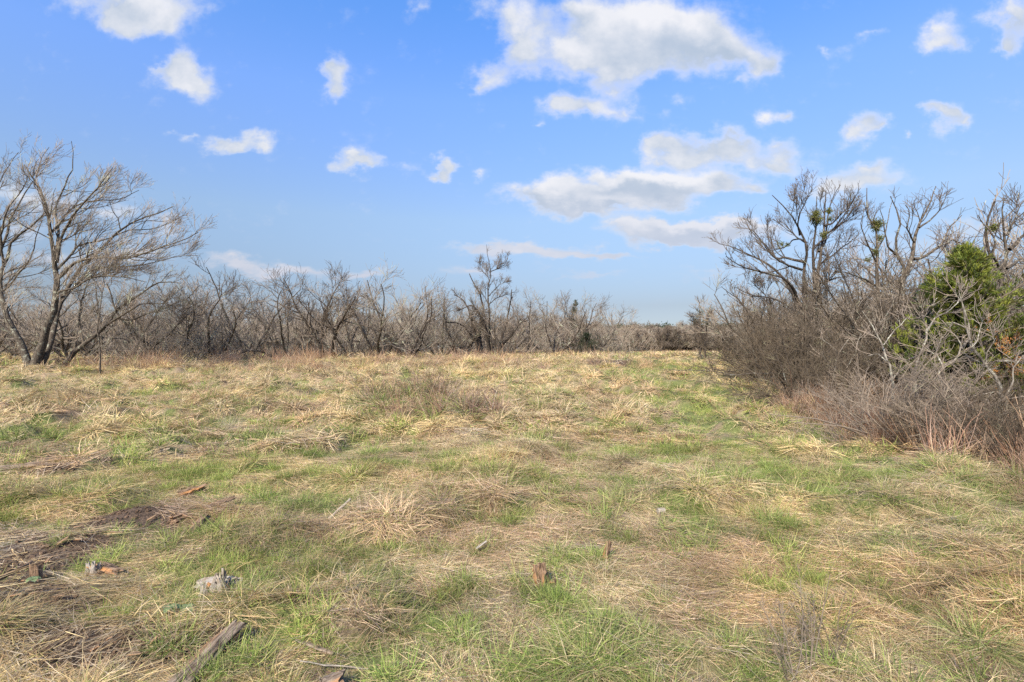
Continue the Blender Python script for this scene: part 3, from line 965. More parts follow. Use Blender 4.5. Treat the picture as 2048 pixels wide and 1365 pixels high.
# --- tree cut by the left edge of the picture
D = 27.0
g0 = at(-60, 725, D); bz = float(height(g0[0], D)) - .05
edge = [img_stem(D, [(-60, 726), (-50, 680), (-40, 620), (-20, 540, .4), (10, 480, .8), (30, 420, 1), (60, 360, 1)], .17, .02, bz),
        img_stem(D, [(-40, 640), (-10, 600, -.5), (30, 560, -1), (60, 520, -1), (80, 440, -1)], .08, .015, None, 'limb'),
        img_stem(D, [(-70, 726), (-110, 650), (-150, 560), (-160, 440), (-150, 330)], .14, .02, bz),
        img_stem(D, [(-30, 560), (-60, 470, .5), (-50, 380, .6), (-20, 300, .6)], .07, .012, None, 'limb'),
        img_stem(D, [(-20, 540), (0, 470, -.4), (-10, 380, -.6), (30, 300, -.6)], .06, .012, None, 'limb')]
build_tree('bare_tree', tuple(edge[0][0][0]), edge, LV_BIG, MAT['bark_grey'], MAT['twig'], rg,
           'bare tree half outside the picture beyond the largest one', 'tree')

# --- tall single stemmed tree in the middle of the treeline, with a fan of thinner stems
D = 41.0
def zc(pts): return zpt(850, 470, 5.057, pts)
g0 = at(965, 718, D); bz = float(height(g0[0], D)) - .05
mid = [
    img_stem(D, zc([(680, 1270), (655, 1100), (650, 900), (655, 780), (640, 640), (650, 500), (665, 370), (625, 260), (615, 110)]), .13, .012, bz),
    img_stem(D, zc([(665, 370), (740, 345, .3), (800, 310, .4), (835, 240, .5), (840, 200, .5)]), .045, .010, None, 'limb'),
    img_stem(D, zc([(640, 430), (590, 380, .4), (560, 320, .6), (545, 230, .6)]), .04, .010, None, 'limb'),
    img_stem(D, zc([(590, 1270), (560, 1150), (520, 1000), (470, 850), (440, 750), (380, 650), (300, 600)]), .17, .034, bz),
    img_stem(D, zc([(600, 1270), (560, 1100, .6), (545, 900, 1), (600, 750, 1), (560, 600, 1), (500, 520, 1), (440, 380, 1)]), .15, .032, bz),
    img_stem(D, zc([(575, 1265), (500, 1060, -.6), (430, 960, -1), (330, 890, -1.4), (180, 880, -1.6)]), .17, .034, bz),
    img_stem(D, zc([(690, 1270), (740, 1130, .4), (790, 980, .8), (830, 860, 1), (860, 680, 1), (880, 560, 1)]), .15, .032, bz),
    img_stem(D, zc([(700, 1270), (780, 1120, -.6), (880, 1000, -1), (960, 900, -1.2), (1040, 830, -1.4)]), .14, .032, bz),
    img_stem(D, zc([(650, 700), (720, 640, .3), (800, 610, .4), (870, 590, .4)]), .04, .012, None, 'limb'),
    img_stem(D, zc([(645, 620), (700, 560, -.4), (760, 500, -.5), (850, 470, -.5)]), .04, .012, None, 'limb'),
    img_stem(D, zc([(650, 720), (600, 620, .3), (560, 580, .4), (480, 500, .5)]), .045, .012, None, 'limb'),
    img_stem(D, zc([(660, 1260), (620, 1050, -.4), (600, 900, -.8), (540, 780, -1), (470, 700, -1.2), (330, 760, -1.4)]), .14, .032, bz),
]
LV_MID = [
    Lh(11, .18, 40, (.9, 2.1), 7, .11, .028, dang=12, fall=.75, bias=(0, 0, .6), trop=(0, 0, .06), rmin=.010, rr=.65),
    Lh(6, .15, 42, (.4, 1.0), 5, .13, .014, dang=14, bias=(0, 0, .4), trop=(0, 0, .05), rmin=.007, lr=.6),
    Lh(3.5, .15, 42, (.2, .6), 4, .15, .009, rmin=.006), Lh(.9, .2, 42, (.12, .3), 3, .16, .007, rmin=.005, min=0)]
build_tree('bare_tree', tuple(mid[0][0][0]), mid, LV_MID, MAT['bark_dark'], MAT['twig_dark'], rg,
           'tallest tree of the middle treeline, bare forked spire above a fan of stems', 'tree')

# --- the oak on the right with green mistletoe, three dark trunks close together
D = 21.0
def zo(pts): return zpt(1420, 350, 3.9, pts)
g0 = at(1632, 790, D); bz = float(height(g0[0], D)) - .05
oak = [
    img_stem(D, [(1640, 800), (1640, 740)] + zo([(862, 1100), (855, 900), (830, 800), (850, 620), (875, 480), (900, 400), (890, 250), (880, 120)]), .16, .014, bz),
    img_stem(D, [(1632, 800, .2), (1630, 740, .2)] + zo([(800, 1150, .2), (800, 950, .2), (800, 700, .2), (815, 520, .2), (830, 400, .2), (800, 300, .2), (800, 180, .2)]), .15, .014, bz),
    img_stem(D, [(1622, 800, -.1), (1620, 740, -.1)] + zo([(740, 1150), (735, 1000), (735, 880), (715, 800), (740, 640), (755, 560), (700, 470), (665, 380), (600, 300), (480, 170)]), .13, .014, bz),
    img_stem(D, zo([(725, 1150), (690, 1080, .3), (660, 960, .5), (600, 860, .8), (500, 740, 1), (380, 640, 1), (250, 600, 1), (75, 540, 1)]), .09, .013, None, 'limb'),
    img_stem(D, zo([(730, 1050), (660, 900, -.5), (560, 790, -.8), (430, 770, -1), (300, 740, -1), (200, 690, -1), (120, 620, -1)]), .08, .013, None, 'limb'),
    img_stem(D, zo([(735, 680), (660, 670, .3), (570, 640, .6), (520, 660, .7), (450, 560, .8), (370, 490, .9), (300, 410, .9)]), .06, .012, None, 'limb'),
    img_stem(D, zo([(715, 740), (620, 710, -.4), (540, 670, -.6), (470, 620, -.8), (400, 520, -.8), (330, 430, -.8)]), .055, .012, None, 'limb'),
    img_stem(D, zo([(750, 530), (700, 500, .4), (640, 510, .8), (600, 560, 1), (520, 580, 1.2)]), .05, .012, None, 'limb'),
    img_stem(D, zo([(890, 400), (950, 380, .3), (1000, 330, .4), (1060, 270, .5), (1130, 180, .5)]), .05, .011, None, 'limb'),
    img_stem(D, zo([(880, 470), (960, 430, -.3), (1040, 370, -.5), (1120, 340, -.6)]), .05, .011, None, 'limb'),
    img_stem(D, zo([(850, 600), (900, 520, .5), (920, 300, .8), (960, 180, .9), (1010, 70, 1)]), .05, .011, None, 'limb'),
    img_stem(D, zo([(850, 850), (920, 830, -.4), (1000, 800, -.8), (1100, 790, -1)]), .05, .012, None, 'limb'),
    img_stem(D, zo([(860, 700), (940, 640, .5), (1040, 560, 1), (1120, 500, 1.2)]), .05, .012, None, 'limb'),
    img_stem(D, zo([(700, 470), (680, 390, -.5), (700, 300, -.8), (740, 230, -1), (760, 160, -1)]), .04, .011, None, 'limb'),
    img_stem(D, zo([(690, 1100), (600, 1000, .6), (480, 960, 1), (330, 940, 1.2), (200, 880, 1.2)]), .05, .012, None, 'limb'),
]
def oak_extra(root, tips, rg):
    b = np.array(root.location)
    for (x, y, r, n, dd) in [(820, 330, .30, 800, -.1), (835, 360, .24, 500, .3), (925, 285, .17, 300, 0), (885, 470, .16, 280, -.3), (840, 295, .15, 200, 0), (550, 540, .16, 160, 0), (740, 960, .14, 120, 0), (930, 345, .14, 140, .4), (600, 545, .12, 120, .4)]:
        p = zo([(x, y)])[0]
        mistletoe(at(p[0], p[1], D + dd) - b, r, n, rg, root, None)
    rust_leaves(500, [(.07, .05, .035), (.12, .08, .05)], .05)(root, tips, rg)
LV_OAK = [
    Lh(8, .25, 42, (.9, 2.0), 7, .12, .03, dang=12, fall=.35, bias=(0, 0, .6), trop=(-.01, 0, .07), rmin=.009, rr=.65),
    Lh(6, .15, 42, (.40, .95), 5, .14, .014, dang=14, bias=(0, 0, .4), trop=(0, 0, .07), rmin=.007),
    Lh(4, .15, 42, (.2, .5), 4, .15, .009, rmin=.006), Lh(1.3, .2, 42, (.12, .3), 3, .16, .006, rmin=.0045)]
LV_OAK = [dict(l, ang=l['ang'] - 6, wig=l['wig'] * .75) for l in LV_OAK]
build_tree('oak_tree', tuple(oak[0][0][0]), oak, LV_OAK, MAT['bark_dark'], MAT['twig_dark'], rg,
           'wide dark bare tree with three close trunks and green mistletoe high in its crown', 'tree', extra=oak_extra)

# --- slim tree carrying a ball of mistletoe
D = 19.0
def zr(pts): return zpt(1350, 340, 2.069, pts)
g0 = at(1752, 800, D); bz = float(height(g0[0], D)) - .05
slim = [
    img_stem(D, [(1750, 810), (1750, 700)] + zr([(830, 540), (835, 400), (845, 320), (835, 240), (800, 180), (805, 80)]), .13, .012, bz),
    img_stem(D, zr([(838, 330), (870, 270, .3), (880, 210, .4), (900, 130, .5)]), .03, .010, None, 'limb'),
    img_stem(D, zr([(832, 380), (790, 290, -.4), (770, 230, -.5), (780, 170, -.5)]), .035, .010, None, 'limb'),
    img_stem(D, zr([(830, 480), (760, 440, -.6), (700, 420, -1), (650, 430, -1.2)]), .04, .012, None, 'limb'),
]
LV_FORK = [
    Lh(6, .3, 45, (.7, 1.5), 6, .12, .022, dang=12, fall=.35, bias=(0, 0, .5), trop=(0, 0, .06), rmin=.008, rr=.6),
    Lh(5, .15, 42, (.3, .8), 5, .14, .012, trop=(0, 0, .07), rmin=.006),
    Lh(4, .15, 42, (.15, .4), 3, .15, .007, rmin=.005)]
LV_FORK = [dict(l, wig=l['wig'] * .8) for l in LV_FORK]
def slim_extra(root, tips, rg):
    b = np.array(root.location)
    for (x, y, r, n) in [(832, 228, .30, 1100), (828, 345, .20, 320), (845, 280, .16, 260), (800, 370, .12, 120)]:
        p = zr([(x, y)])[0]
        mistletoe(at(p[0], p[1], D) - b, r, n, rg, root, None)
build_tree('bare_tree', tuple(slim[0][0][0]), slim, LV_FORK, MAT['bark_grey'], MAT['twig_dark'], rg,
           'slim bare tree carrying one round ball of mistletoe', 'tree', extra=slim_extra)

# --- forked tree right of it
D = 17.0
g0 = at(1800, 850, D); bz = float(height(g0[0], D)) - .05
fork = [
    img_stem(D, [(1795, 860), (1792, 740)] + zr([(915, 600), (925, 520), (935, 450), (945, 390), (912, 350), (905, 300), (930, 240), (920, 190), (890, 120)]), .13, .012, bz),
    img_stem(D, zr([(932, 470), (960, 420), (985, 350, .2), (995, 270, .3), (1010, 230, .3), (1050, 150, .4), (1080, 70, .5)]), .09, .012, None, 'limb'),
    img_stem(D, zr([(985, 370, .2), (1050, 350, .5), (1100, 310, .6), (1140, 230, .8), (1195, 185, .9)]), .06, .011, None, 'limb'),
    img_stem(D, zr([(912, 350), (880, 320, -.4), (870, 250, -.5), (850, 160, -.6)]), .04, .010, None, 'limb'),
    img_stem(D, zr([(990, 300), (960, 240, -.4), (970, 180, -.5), (960, 140, -.6)]), .035, .010, None, 'limb'),
    img_stem(D, zr([(1010, 240), (1060, 210, .4), (1100, 160, .6), (1130, 90, .8)]), .035, .010, None, 'limb'),
    img_stem(D, zr([(1090, 320, .5), (1150, 290, .8), (1200, 310, 1)]), .035, .010, None, 'limb'),
]
build_tree('bare_tree', tuple(fork[0][0][0]), fork, LV_FORK, MAT['bark_grey'], MAT['twig_dark'], rg,
           'open forked bare tree standing just behind the evergreen', 'tree')

# --- crooked tree at the right edge
D = 15.0
g0 = at(2000, 880, D); bz = float(height(g0[0], D)) - .05
crook = [
    img_stem(D, [(2010, 900), (2005, 760)] + zr([(1345, 560), (1355, 440), (1380, 380), (1385, 330), (1372, 260), (1352, 190), (1360, 110)]), .12, .012, bz),
    img_stem(D, zr([(1385, 330), (1415, 300), (1450, 260, .3), (1500, 220, .4)]), .06, .012, None, 'limb'),
    img_stem(D, zr([(1360, 430), (1310, 350, -.4), (1330, 290, -.5), (1290, 240, -.5), (1250, 190, -.5)]), .05, .010, None, 'limb'),
    img_stem(D, zr([(1375, 270), (1410, 200, .3), (1440, 130, .4)]), .04, .010, None, 'limb'),
    img_stem(D, zr([(1370, 410), (1430, 370, .4), (1500, 360, .6)]), .05, .012, None, 'limb'),
]
def crook_extra(root, tips, rg):
    b = np.array(root.location); p = zr([(1310, 238)])[0]
    mistletoe(at(p[0], p[1], D - .4) - b, .13, 220, rg, root, None)
build_tree('bare_tree', tuple(crook[0][0][0]), crook, LV_FORK, MAT['bark_grey'], MAT['twig_dark'], rg,
           'crooked bare tree behind the rust leaved shrub, cut by the picture edge', 'tree', extra=crook_extra)

# --- lone evergreen and leafy tree with mistletoe where the thicket ends far off
D = 34.0
g0 = at(1402, 716, D); bz = float(height(g0[0], D)) - .05
def z3(pts): return zpt(1000, 550, 4.096, pts)
far_t = [img_stem(D, z3([(1640, 690), (1640, 560), (1645, 420), (1640, 300), (1630, 230)]), .08, .014, bz),
         img_stem(D, z3([(1680, 690), (1690, 540), (1690, 420), (1700, 320), (1740, 240)]), .07, .014, bz),
         img_stem(D, z3([(1660, 690), (1600, 540), (1600, 420), (1580, 340)]), .05, .014, bz)]
def far_extra(root, tips, rg):
    b = np.array(root.location)
    for (x, y, r, n) in [(1640, 310, .45, 600), (1720, 300, .45, 500), (1600, 370, .4, 400), (1680, 390, .35, 260), (1760, 350, .3, 160)]:
        p = z3([(x, y)])[0]
        mistletoe(at(p[0], p[1], D + rg.normal(0, .3)) - b, r, n, rg, root, None)
LV_SM = [Lh(10, .2, 45, (.6, 1.5), 6, .13, .022, rmin=.009, trop=(0, 0, .05)), Lh(8, .15, 45, (.3, .8), 5, .15, .012, rmin=.008),
         Lh(5, .15, 45, (.15, .45), 3, .16, .008, rmin=.006)]
build_tree('bare_tree', tuple(far_t[0][0][0]), far_t, LV_SM, MAT['bark_dark'], MAT['twig_dark'], rg,
           'small tree full of mistletoe at the far end of the thicket', 'tree', extra=far_extra)

# --- leafy twigged small tree where the thicket steps up to the oak
D = 25.0
g0 = at(1530, 760, D); bz = float(height(g0[0], D)) - .05
lf = [img_stem(D, [(1530, 770), (1525, 700), (1505, 640, .3), (1480, 600, .5), (1440, 575, .6)], .07, .012, bz),
      img_stem(D, [(1525, 700), (1540, 640, -.3), (1530, 590, -.5), (1500, 560, -.6)], .05, .012, None, 'limb'),
      img_stem(D, [(1535, 770, .2), (1560, 680, .5), (1570, 620, .8), (1560, 575, 1)], .05, .012, bz)]
build_tree('bare_tree', tuple(lf[0][0][0]), lf, LV_OAK, MAT['bark_dark'], MAT['twig_dark'], rg,
           'small tree with a few brown leaves reaching left beside the oak', 'tree',
           extra=rust_leaves(900, [(.12, .07, .04), (.17, .10, .05), (.12, .11, .04)], .07))

# ------------------------------------------------------------------ evergreen (cedar) in the thicket
def cedar(name, base, H, Rm, rg, label, cols, nbr=150, dens=1.0, group=None, lean=(0, 0)):
    root = empty(name, base); tag(root, label, 'tree', group)
    P, R = stem([(0, 0, 0), (lean[0] * .4, lean[1] * .4, H * .5), (lean[0], lean[1], H)], .02 * H, .01, 12, .015, rg, .2)
    V, Q = bark_tube(P, R, 8, rg); obj('trunk', make_mesh('trunk', V, [Q], MAT['bark_dark'], True), root)
    t = rg.uniform(.08, .99, nbr); p, T, i, f = sample(P[None].repeat(nbr, 0), t)
    az = rg.uniform(0, 2 * math.pi, nbr); el = np.radians(rg.normal(24, 10, nbr) + 34 * t ** 2)
    d = np.stack([np.cos(az) * np.cos(el), np.sin(az) * np.cos(el), np.sin(el)], 1)
    prof = np.clip((1 - t) ** .95 * 1.15 + .05, 0, 1.1) * (1 - .35 * np.exp(-t * 14))
    lob = .45 + 1.05 * vnoise(az * 1.6, t * 6, 5)
    B = walk(p, d, Rm * prof * lob * rg.uniform(.75, 1.15, nbr), 6, .10, np.array([0, 0, .04]), rg)
    BR = np.linspace(.016, .005, 7)[None].repeat(nbr, 0)
    tw, twr = grow(B, BR, dict(n=13, t0=.25, ang=42, dang=12, len=(.18, .5), seg=3, wig=.12, r=.006, rmin=.003, bias=(0, 0, .5), trop=(0, 0, .08)), rg)
    V, Fc, _ = join([tube(B, BR, 4), tube(tw, twr, 3)])
    cr = obj('branches', make_mesh('branches', V, Fc, MAT['twig_brown']), root); cr['kind'] = 'stuff'
    n = int(len(tw) * 22 * dens); i = rg.integers(0, len(tw), n); tt = rg.uniform(.15, 1, n)
    c, T, _, _ = sample(tw[i], tt)
    # each spray: narrow pointed sliver following the shoot
    a = unit(T + rg.normal(0, .30, (n, 3)) + np.array([0, 0, .10])); s = unit(np.cross(a, rg.normal(0, 1, (n, 3))))
    ln = rg.uniform(.05, .12, (n, 1)); w = ln * .10
    c = c + rg.normal(0, .015, (n, 3))
    V = np.stack([c - s * w * .6, c + a * ln * .5 - s * w, c + a * ln, c + a * ln * .5 + s * w, c + s * w * .6], 1)[:, [0, 1, 2, 3]].reshape(-1, 3)
    Q = np.arange(4 * n).reshape(n, 4)
    cols = np.array(cols); pc = cols[rg.integers(0, len(cols), len(tw))][i] * rg.uniform(.75, 1.25, (n, 1))
    lv = obj('foliage', make_mesh('foliage', V, [Q], MAT['leaf'], col=np.repeat(pc, 4, 0)), root); lv['kind'] = 'stuff'
    return root
CED = [(.14, .175, .03), (.19, .22, .035), (.08, .105, .025), (.24, .26, .045), (.15, .145, .04)]
D = 11.2
g0 = at(1945, 860, D); bz = float(height(g0[0], D)) - .05
cedar('cedar_tree', (g0[0], D, bz), CAM_H - (516 - HOR) / F * D - bz, 1.8, np.random.default_rng(4), 'bright green evergreen rising out of the bare thicket', CED, 190, 1.25, lean=(-.15, 0))
D = 13.6
g0 = at(1865, 800, D)
cedar('cedar_tree', (g0[0], D, float(height(g0[0], D))), 3.1, 1.0, np.random.default_rng(5), 'small dark green evergreen low behind the pale forked stems', [(.06, .09, .035), (.05, .08, .03), (.08, .11, .035)], 80, 1.0)

# rust leaved shrub at the right edge
D = 10.6
g0 = at(2040, 880, D); bz = float(height(g0[0], D))
ps = [img_stem(D, [(2040, 890), (2035 + dx * .5, 760, dx / 90), (2030 + dx, 640 + abs(dx) * .3, dx / 60)], .03, .008, bz) for dx in (-40, -12, 15, 45)]
build_tree('rust_shrub', tuple(ps[0][0][0]), ps, [Lh(10, .2, 45, (.4, .9), 5, .13, .012, rmin=.005), Lh(8, .15, 45, (.2, .5), 4, .15, .006, rmin=.004), Lh(4, .15, 45, (.1, .25), 3, .15, .005, rmin=.003)],
           MAT['bark_dark'], MAT['twig_brown'], rg, 'shrub still holding rust orange leaves beside the evergreen', 'shrub',
           extra=rust_leaves(2600, [(.34, .13, .03), (.42, .19, .05), (.26, .10, .035), (.30, .20, .05)], .045), k0=6)

# ------------------------------------------------------------------ pale crooked stems in front of the thicket
def pale(D, pts, r0, label, extra_limbs=(), base=None, mat='bark_pale', lv=None, nm='pale_sapling'):
    p0 = at(pts[0][0], pts[0][1], D); bz = float(height(p0[0], D)) - .04
    st = [img_stem(D, pts, r0, .007, bz)] + [img_stem(D, q, r, .006, None, 'limb') for q, r in extra_limbs]
    build_tree(nm, tuple(st[0][0][0]), st, lv or [
        Lh(6, .3, 42, (.4, 1.1), 6, .16, .011, dang=14, rmin=.005, rr=.6), Lh(4, .15, 42, (.2, .55), 4, .18, .006, rmin=.004), Lh(1.5, .15, 45, (.1, .25), 3, .2, .004, rmin=.003)],
        MAT[mat], MAT['twig_pink'], rg, label, 'sapling', k0=7)
def zs(pts): return zpt(1640, 480, 2.843, pts)
pale(12.6, zs([(72, 960), (72, 850), (80, 730), (105, 650), (160, 560)]), .026, 'thin white stemmed sapling with a Y fork at the thicket edge',
     [(zs([(80, 735), (30, 680), (5, 640)]), .014), (zs([(150, 730, .1), (200, 650, .2), (230, 530, .2)]), .014), (zs([(110, 650), (60, 600, .1), (0, 560, .2)]), .010)])
pale(9.6, zs([(425, 1000), (412, 860), (405, 750), (378, 690), (360, 600, .2), (300, 500, .4), (240, 400, .5)]), .040, 'pale crooked trunk with a sharp elbow, in front of the dense brush',
     [(zs([(378, 690), (330, 650, .2), (270, 660, .3)]), .015), (zs([(360, 600), (420, 520, .3), (500, 440, .4)]), .014), (zs([(408, 790), (470, 740, -.2), (520, 700, -.2)]), .014)])
pale(9.2, zs([(640, 1060, .3), (560, 900, .3), (540, 760, .2), (560, 660), (605, 560), (608, 480), (560, 430), (520, 380)]), .042, 'white barked leaning stem reaching up before the evergreen',
     [(zs([(605, 520), (650, 450, .2), (740, 400, .3), (800, 340, .4)]), .020), (zs([(560, 660), (480, 690, .3), (420, 640, .4)]), .018), (zs([(575, 440, 0), (620, 380, -.2), (680, 350, -.2)]), .014)])
pale(8.8, zs([(820, 1080), (700, 830), (670, 780), (700, 720), (770, 690), (800, 600), (760, 540), (680, 500)]), .034, 'zigzag whitish stem left of the lichened leaning trunk',
     [(zs([(700, 720), (660, 640, .2), (690, 560, .3)]), .018), (zs([(800, 620), (850, 560, .1), (840, 470, .2), (820, 380, .2), (770, 300, .3)]), .022)])
pale(8.6, zs([(1050, 1130), (1010, 950), (1005, 800), (940, 720), (860, 620), (830, 500), (815, 380), (790, 300)]), .046, 'lichened trunk leaning left across the evergreen',
     [(zs([(940, 720), (950, 640, -.1), (1000, 560, -.2)]), .020), (zs([(860, 640), (900, 560, .2), (920, 460, .2)]), .018), (zs([(830, 500), (760, 470, .1), (720, 520, .2)]), .016), (zs([(1000, 690, .2), (1100, 690, .3), (1180, 710, .3)]), .016)])
pale(8.0, zs([(1060, 1180), (1055, 1000), (1060, 880), (1100, 800), (1090, 740), (1150, 660)]), .028, 'upright pale sapling nearest the picture edge in the thicket',
     [(zs([(1060, 900), (1000, 860, .1), (930, 880, .2), (880, 830, .2)]), .014)])
pale(8.3, zs([(960, 1260), (1030, 1190, .4), (1100, 1130, .8)]), .035, 'short broken grey limb propped in the brush at the thicket foot', [], mat='bark_grey', nm='broken_branch')

# ------------------------------------------------------------------ brush: arching many stemmed shrubs
def shrub_proto(name, rg, H, spread, n, twig, bark, arch=.03, side=0.0, fine=1.0, lean=0.):
    root = empty(name, (0, 0, 0))
    a = rg.uniform(0, 2 * math.pi, n); q = .35 * np.sqrt(rg.random(n))
    p = np.stack([q * np.cos(a), q * np.sin(a), np.zeros(n) - .05], 1)
    tilt = np.radians(np.abs(rg.normal(0, spread, n)))
    az = a + rg.normal(0, .5, n)
    d = np.stack([np.sin(tilt) * np.cos(az) + lean, np.sin(tilt) * np.sin(az), np.cos(tilt)], 1)
    P = walk(p, unit(d), H * rg.uniform(.65, 1.15, n), 9, .09, np.array([side, 0, -arch]), rg)
    P[:, 1:, 2] = np.maximum(P[:, 1:, 2], .05)
    R = rg.uniform(.010, .020, n)[:, None] * np.linspace(1, .35, 10)[None]
    nb = max(3, n // 5)
    for q_ in range(nb):
        V, Q = tube(P[q_:q_ + 1], R[q_:q_ + 1] * 1.3, 5); obj('stem', make_mesh('stem', V, [Q], bark, True), root)
    parts = [tube(P[nb:], R[nb:], 4)]
    A, AR = grow(P, R, Lh(7 * fine, .15, 42, (.4, 1.1), 5, .14, .008, dang=15, bias=(0, 0, .3), trop=(side, 0, -.01), rmin=.004), rg)
    parts.append(tube(A, AR, 3))
    B, BR = grow(A, AR, Lh(5 * fine, .1, 45, (.18, .5), 3, .18, .005, dang=18, rmin=.0032), rg)
    parts.append(tube(B, BR, 3))
    V, Fc, _ = join(parts)
    cr = obj('crown', make_mesh('crown', V, Fc, twig), root); cr['kind'] = 'stuff'
    return root

def tree_proto(name, rg, H, nst, spread, bark, twig, lv, side=0.0, r0=.10, up=.03, wig=.05):
    stems = []
    for j in range(nst):
        az = 2 * math.pi * (j + rg.uniform(-.3, .3)) / nst; tl = math.radians(abs(rg.normal(spread, 10)))
        d = np.array([[math.sin(tl) * math.cos(az), math.sin(tl) * math.sin(az), math.cos(tl)]])
        pp = walk(np.array([[.12 * math.cos(az), .12 * math.sin(az), -.1]]), d, np.array([H * rg.uniform(.8, 1.1)]), 8, wig * 3, np.array([side, 0, up]), rg)[0]
        stems.append((list(pp), r0 * rg.uniform(.7, 1.1), .018))
    return build_tree(name, (0, 0, 0), stems, lv, bark, twig, rg, 'x', 'tree', indiv=False, k0=7)

LVP = [Lh(9, .22, 46, (1.1, 2.6), 7, .13, .035, dang=13, fall=.4, bias=(0, 0, .4), trop=(0, 0, .04), rmin=.010, rr=.65),
       Lh(6, .15, 44, (.5, 1.2), 5, .15, .015, dang=15, bias=(0, 0, .3), trop=(0, 0, .04), rmin=.007),
       Lh(5, .12, 44, (.25, .65), 3, .17, .009, rmin=.0055)]
rp = np.random.default_rng(55)
TP = [tree_proto('bare_tree', rp, 4.6, 4, 30, MAT['bark_dark'], MAT['twig'], LVP),
      tree_proto('bare_tree', rp, 4.2, 5, 42, MAT['bark_grey'], MAT['twig'], LVP, r0=.085, up=.02),
      tree_proto('bare_tree', rp, 5.0, 3, 18, MAT['bark_dark'], MAT['twig_dark'], LVP, r0=.11),
      tree_proto('bare_tree', rp, 4.0, 5, 50, MAT['bark_grey'], MAT['twig_brown'], LVP, r0=.08, up=.03),
      tree_proto('bare_tree', rp, 5.2, 2, 14, MAT['bark_grey'], MAT['twig_pink'], LVP, r0=.10, wig=.03),
      tree_proto('bare_tree', rp, 4.4, 4, 36, MAT['bark_grey'], MAT['twig_brown'], LVP, side=.04, r0=.10)]
SP_ = [shrub_proto('bare_shrub', rp, 2.2, 38, 34, MAT['twig_brush'], MAT['bark_grey'], .05),
       shrub_proto('bare_shrub', rp, 2.6, 30, 30, MAT['twig_brush'], MAT['bark_grey'], .04, side=.03),
       shrub_proto('bare_shrub', rp, 2.0, 34, 40, MAT['twig_pale'], MAT['twig_pale'], .075, side=.07, fine=.8),
       shrub_proto('bare_shrub', rp, 1.7, 50, 40, MAT['twig_brush'], MAT['bark_dark'], .06),
       shrub_proto('bare_shrub', rp, 3.0, 24, 26, MAT['twig_pale'], MAT['bark_grey'], .035),
       shrub_proto('bare_shrub', rp, 2.3, 40, 22, MAT['twig'], MAT['bark_grey'], .05, fine=.8)]
used = set()

def place(proto, x, y, s, rz, label, group, name=None, zs=1.0, cat=None):
    o = proto if proto not in used else copy_tree(proto)
    used.add(proto)
    o.location = (x, y, float(height(x, y)) - .03)
    o.rotation_euler = (0, 0, rz); o.scale = (s, s, s * zs)
    o['label'] = label; o['group'] = group
    if cat: o['category'] = cat
    return o

# front row of the treeline, left to right: (px of the foot, distance, kind, height above ground m, turn)
FRONT = [
    (-150, 31, 0, 5.6, 1.0, 'bare tree behind the one half outside the picture'),
    (20, 33, 3, 4.6, .4, 'low bare tree seen behind the largest leaning trunk'),
    (150, 31, 1, 4.8, 2.2, 'grey bare tree behind the pale sapling'),
    (262, 30, 5, 5.2, 0.2, 'lichened tree spreading low beside the leaning one, first past the sapling'),
    (345, 31.5, 3, 5.2, 4.0, 'brown bushy tree rising above tan bunch grass'),
    (425, 32, 1, 5.2, 0.9, 'bare tree with pale lichened limbs hanging to the grass'),
    (500, 35, 4, 6.2, 3.0, 'upright pinkish tree whose tips stand above its neighbours'),
    (570, 34, 3, 4.9, 5.1, 'rounded bare tree above dark red grass'),
    (655, 36, 2, 6.3, 2.6, 'tree with one straight dark trunk and a flat forked top'),
    (700, 35, 5, 4.7, 1.7, 'low spreading tree just right of the straight dark trunk'),
    (760, 37, 1, 5.9, 3.7, 'grey tree with a small mistletoe tuft at its tip'),
    (815, 38.5, 0, 6.0, .3, 'bare tree with long open limbs reaching up to the right'),
    (925, 41.5, 1, 4.4, 3.0, 'low spreading tree touching the left side of the tall spire tree'),
    (1000, 41.6, 3, 4.4, .6, 'low spreading tree touching the right side of the tall spire tree'),
    (880, 40, 3, 5.0, 2.0, 'bushy bare tree left of the tall spire tree'),
    (1010, 43, 5, 4.6, .1, 'low bare tree leaning away from the tall spire tree'),
    (1065, 46, 4, 6.0, 1.4, 'upright bare tree in the gap after the tall spire tree'),
    (1110, 48, 0, 5.6, 4.4, 'tree with a bold dark bent trunk low to the ground'),
    (1145, 50, 2, 6.0, 5.6, 'narrow bare tree with forked tips beside the small evergreen'),
    (1195, 55, 1, 5.9, 2.9, 'last tall bare tree where the treeline drops away'),
    (1235, 62, 3, 5.0, 1.1, 'low grey tree past the last tall one'),
]
hts = []
for p in TP:
    zmax = 0
    for c in p.children:
        n = len(c.data.vertices); a = np.empty(n * 3, np.float32); c.data.vertices.foreach_get('co', a); zmax = max(zmax, np.percentile(a[2::3], 99.7))
    hts.append(float(zmax))
rl = np.random.default_rng(77)
for (px, D, k, H, rz, lab) in FRONT:
    x = (px - 1024) / F * D
    place(TP[k], x, D, 1.08 * H / hts[k], rz, lab, 'bare trees along the treeline')
# the trees standing behind them, nothing tells one from the next
def back_rows(n, fn, lab, grp, hrange, seed):
    r_ = np.random.default_rng(seed)
    for i in range(n):
        x, y = fn(r_, i / n)
        k = int(r_.integers(0, len(TP)))
        place(TP[k], x, y, r_.uniform(*hrange) / hts[k], r_.uniform(0, 6.28), lab, grp)
back_rows(80, lambda r_, t: ((lambda px, dep: ((px - 1024) / F * dep, dep))(-260 + 1500 * t, 31 + 24 * sstep(300, 1250, -260 + 1500 * t) + (3 + 20 * r_.random()))),
          'bare tree deeper in the grey wood behind the front treeline', 'bare trees deeper in the wood', (4.0, 5.4), 5)

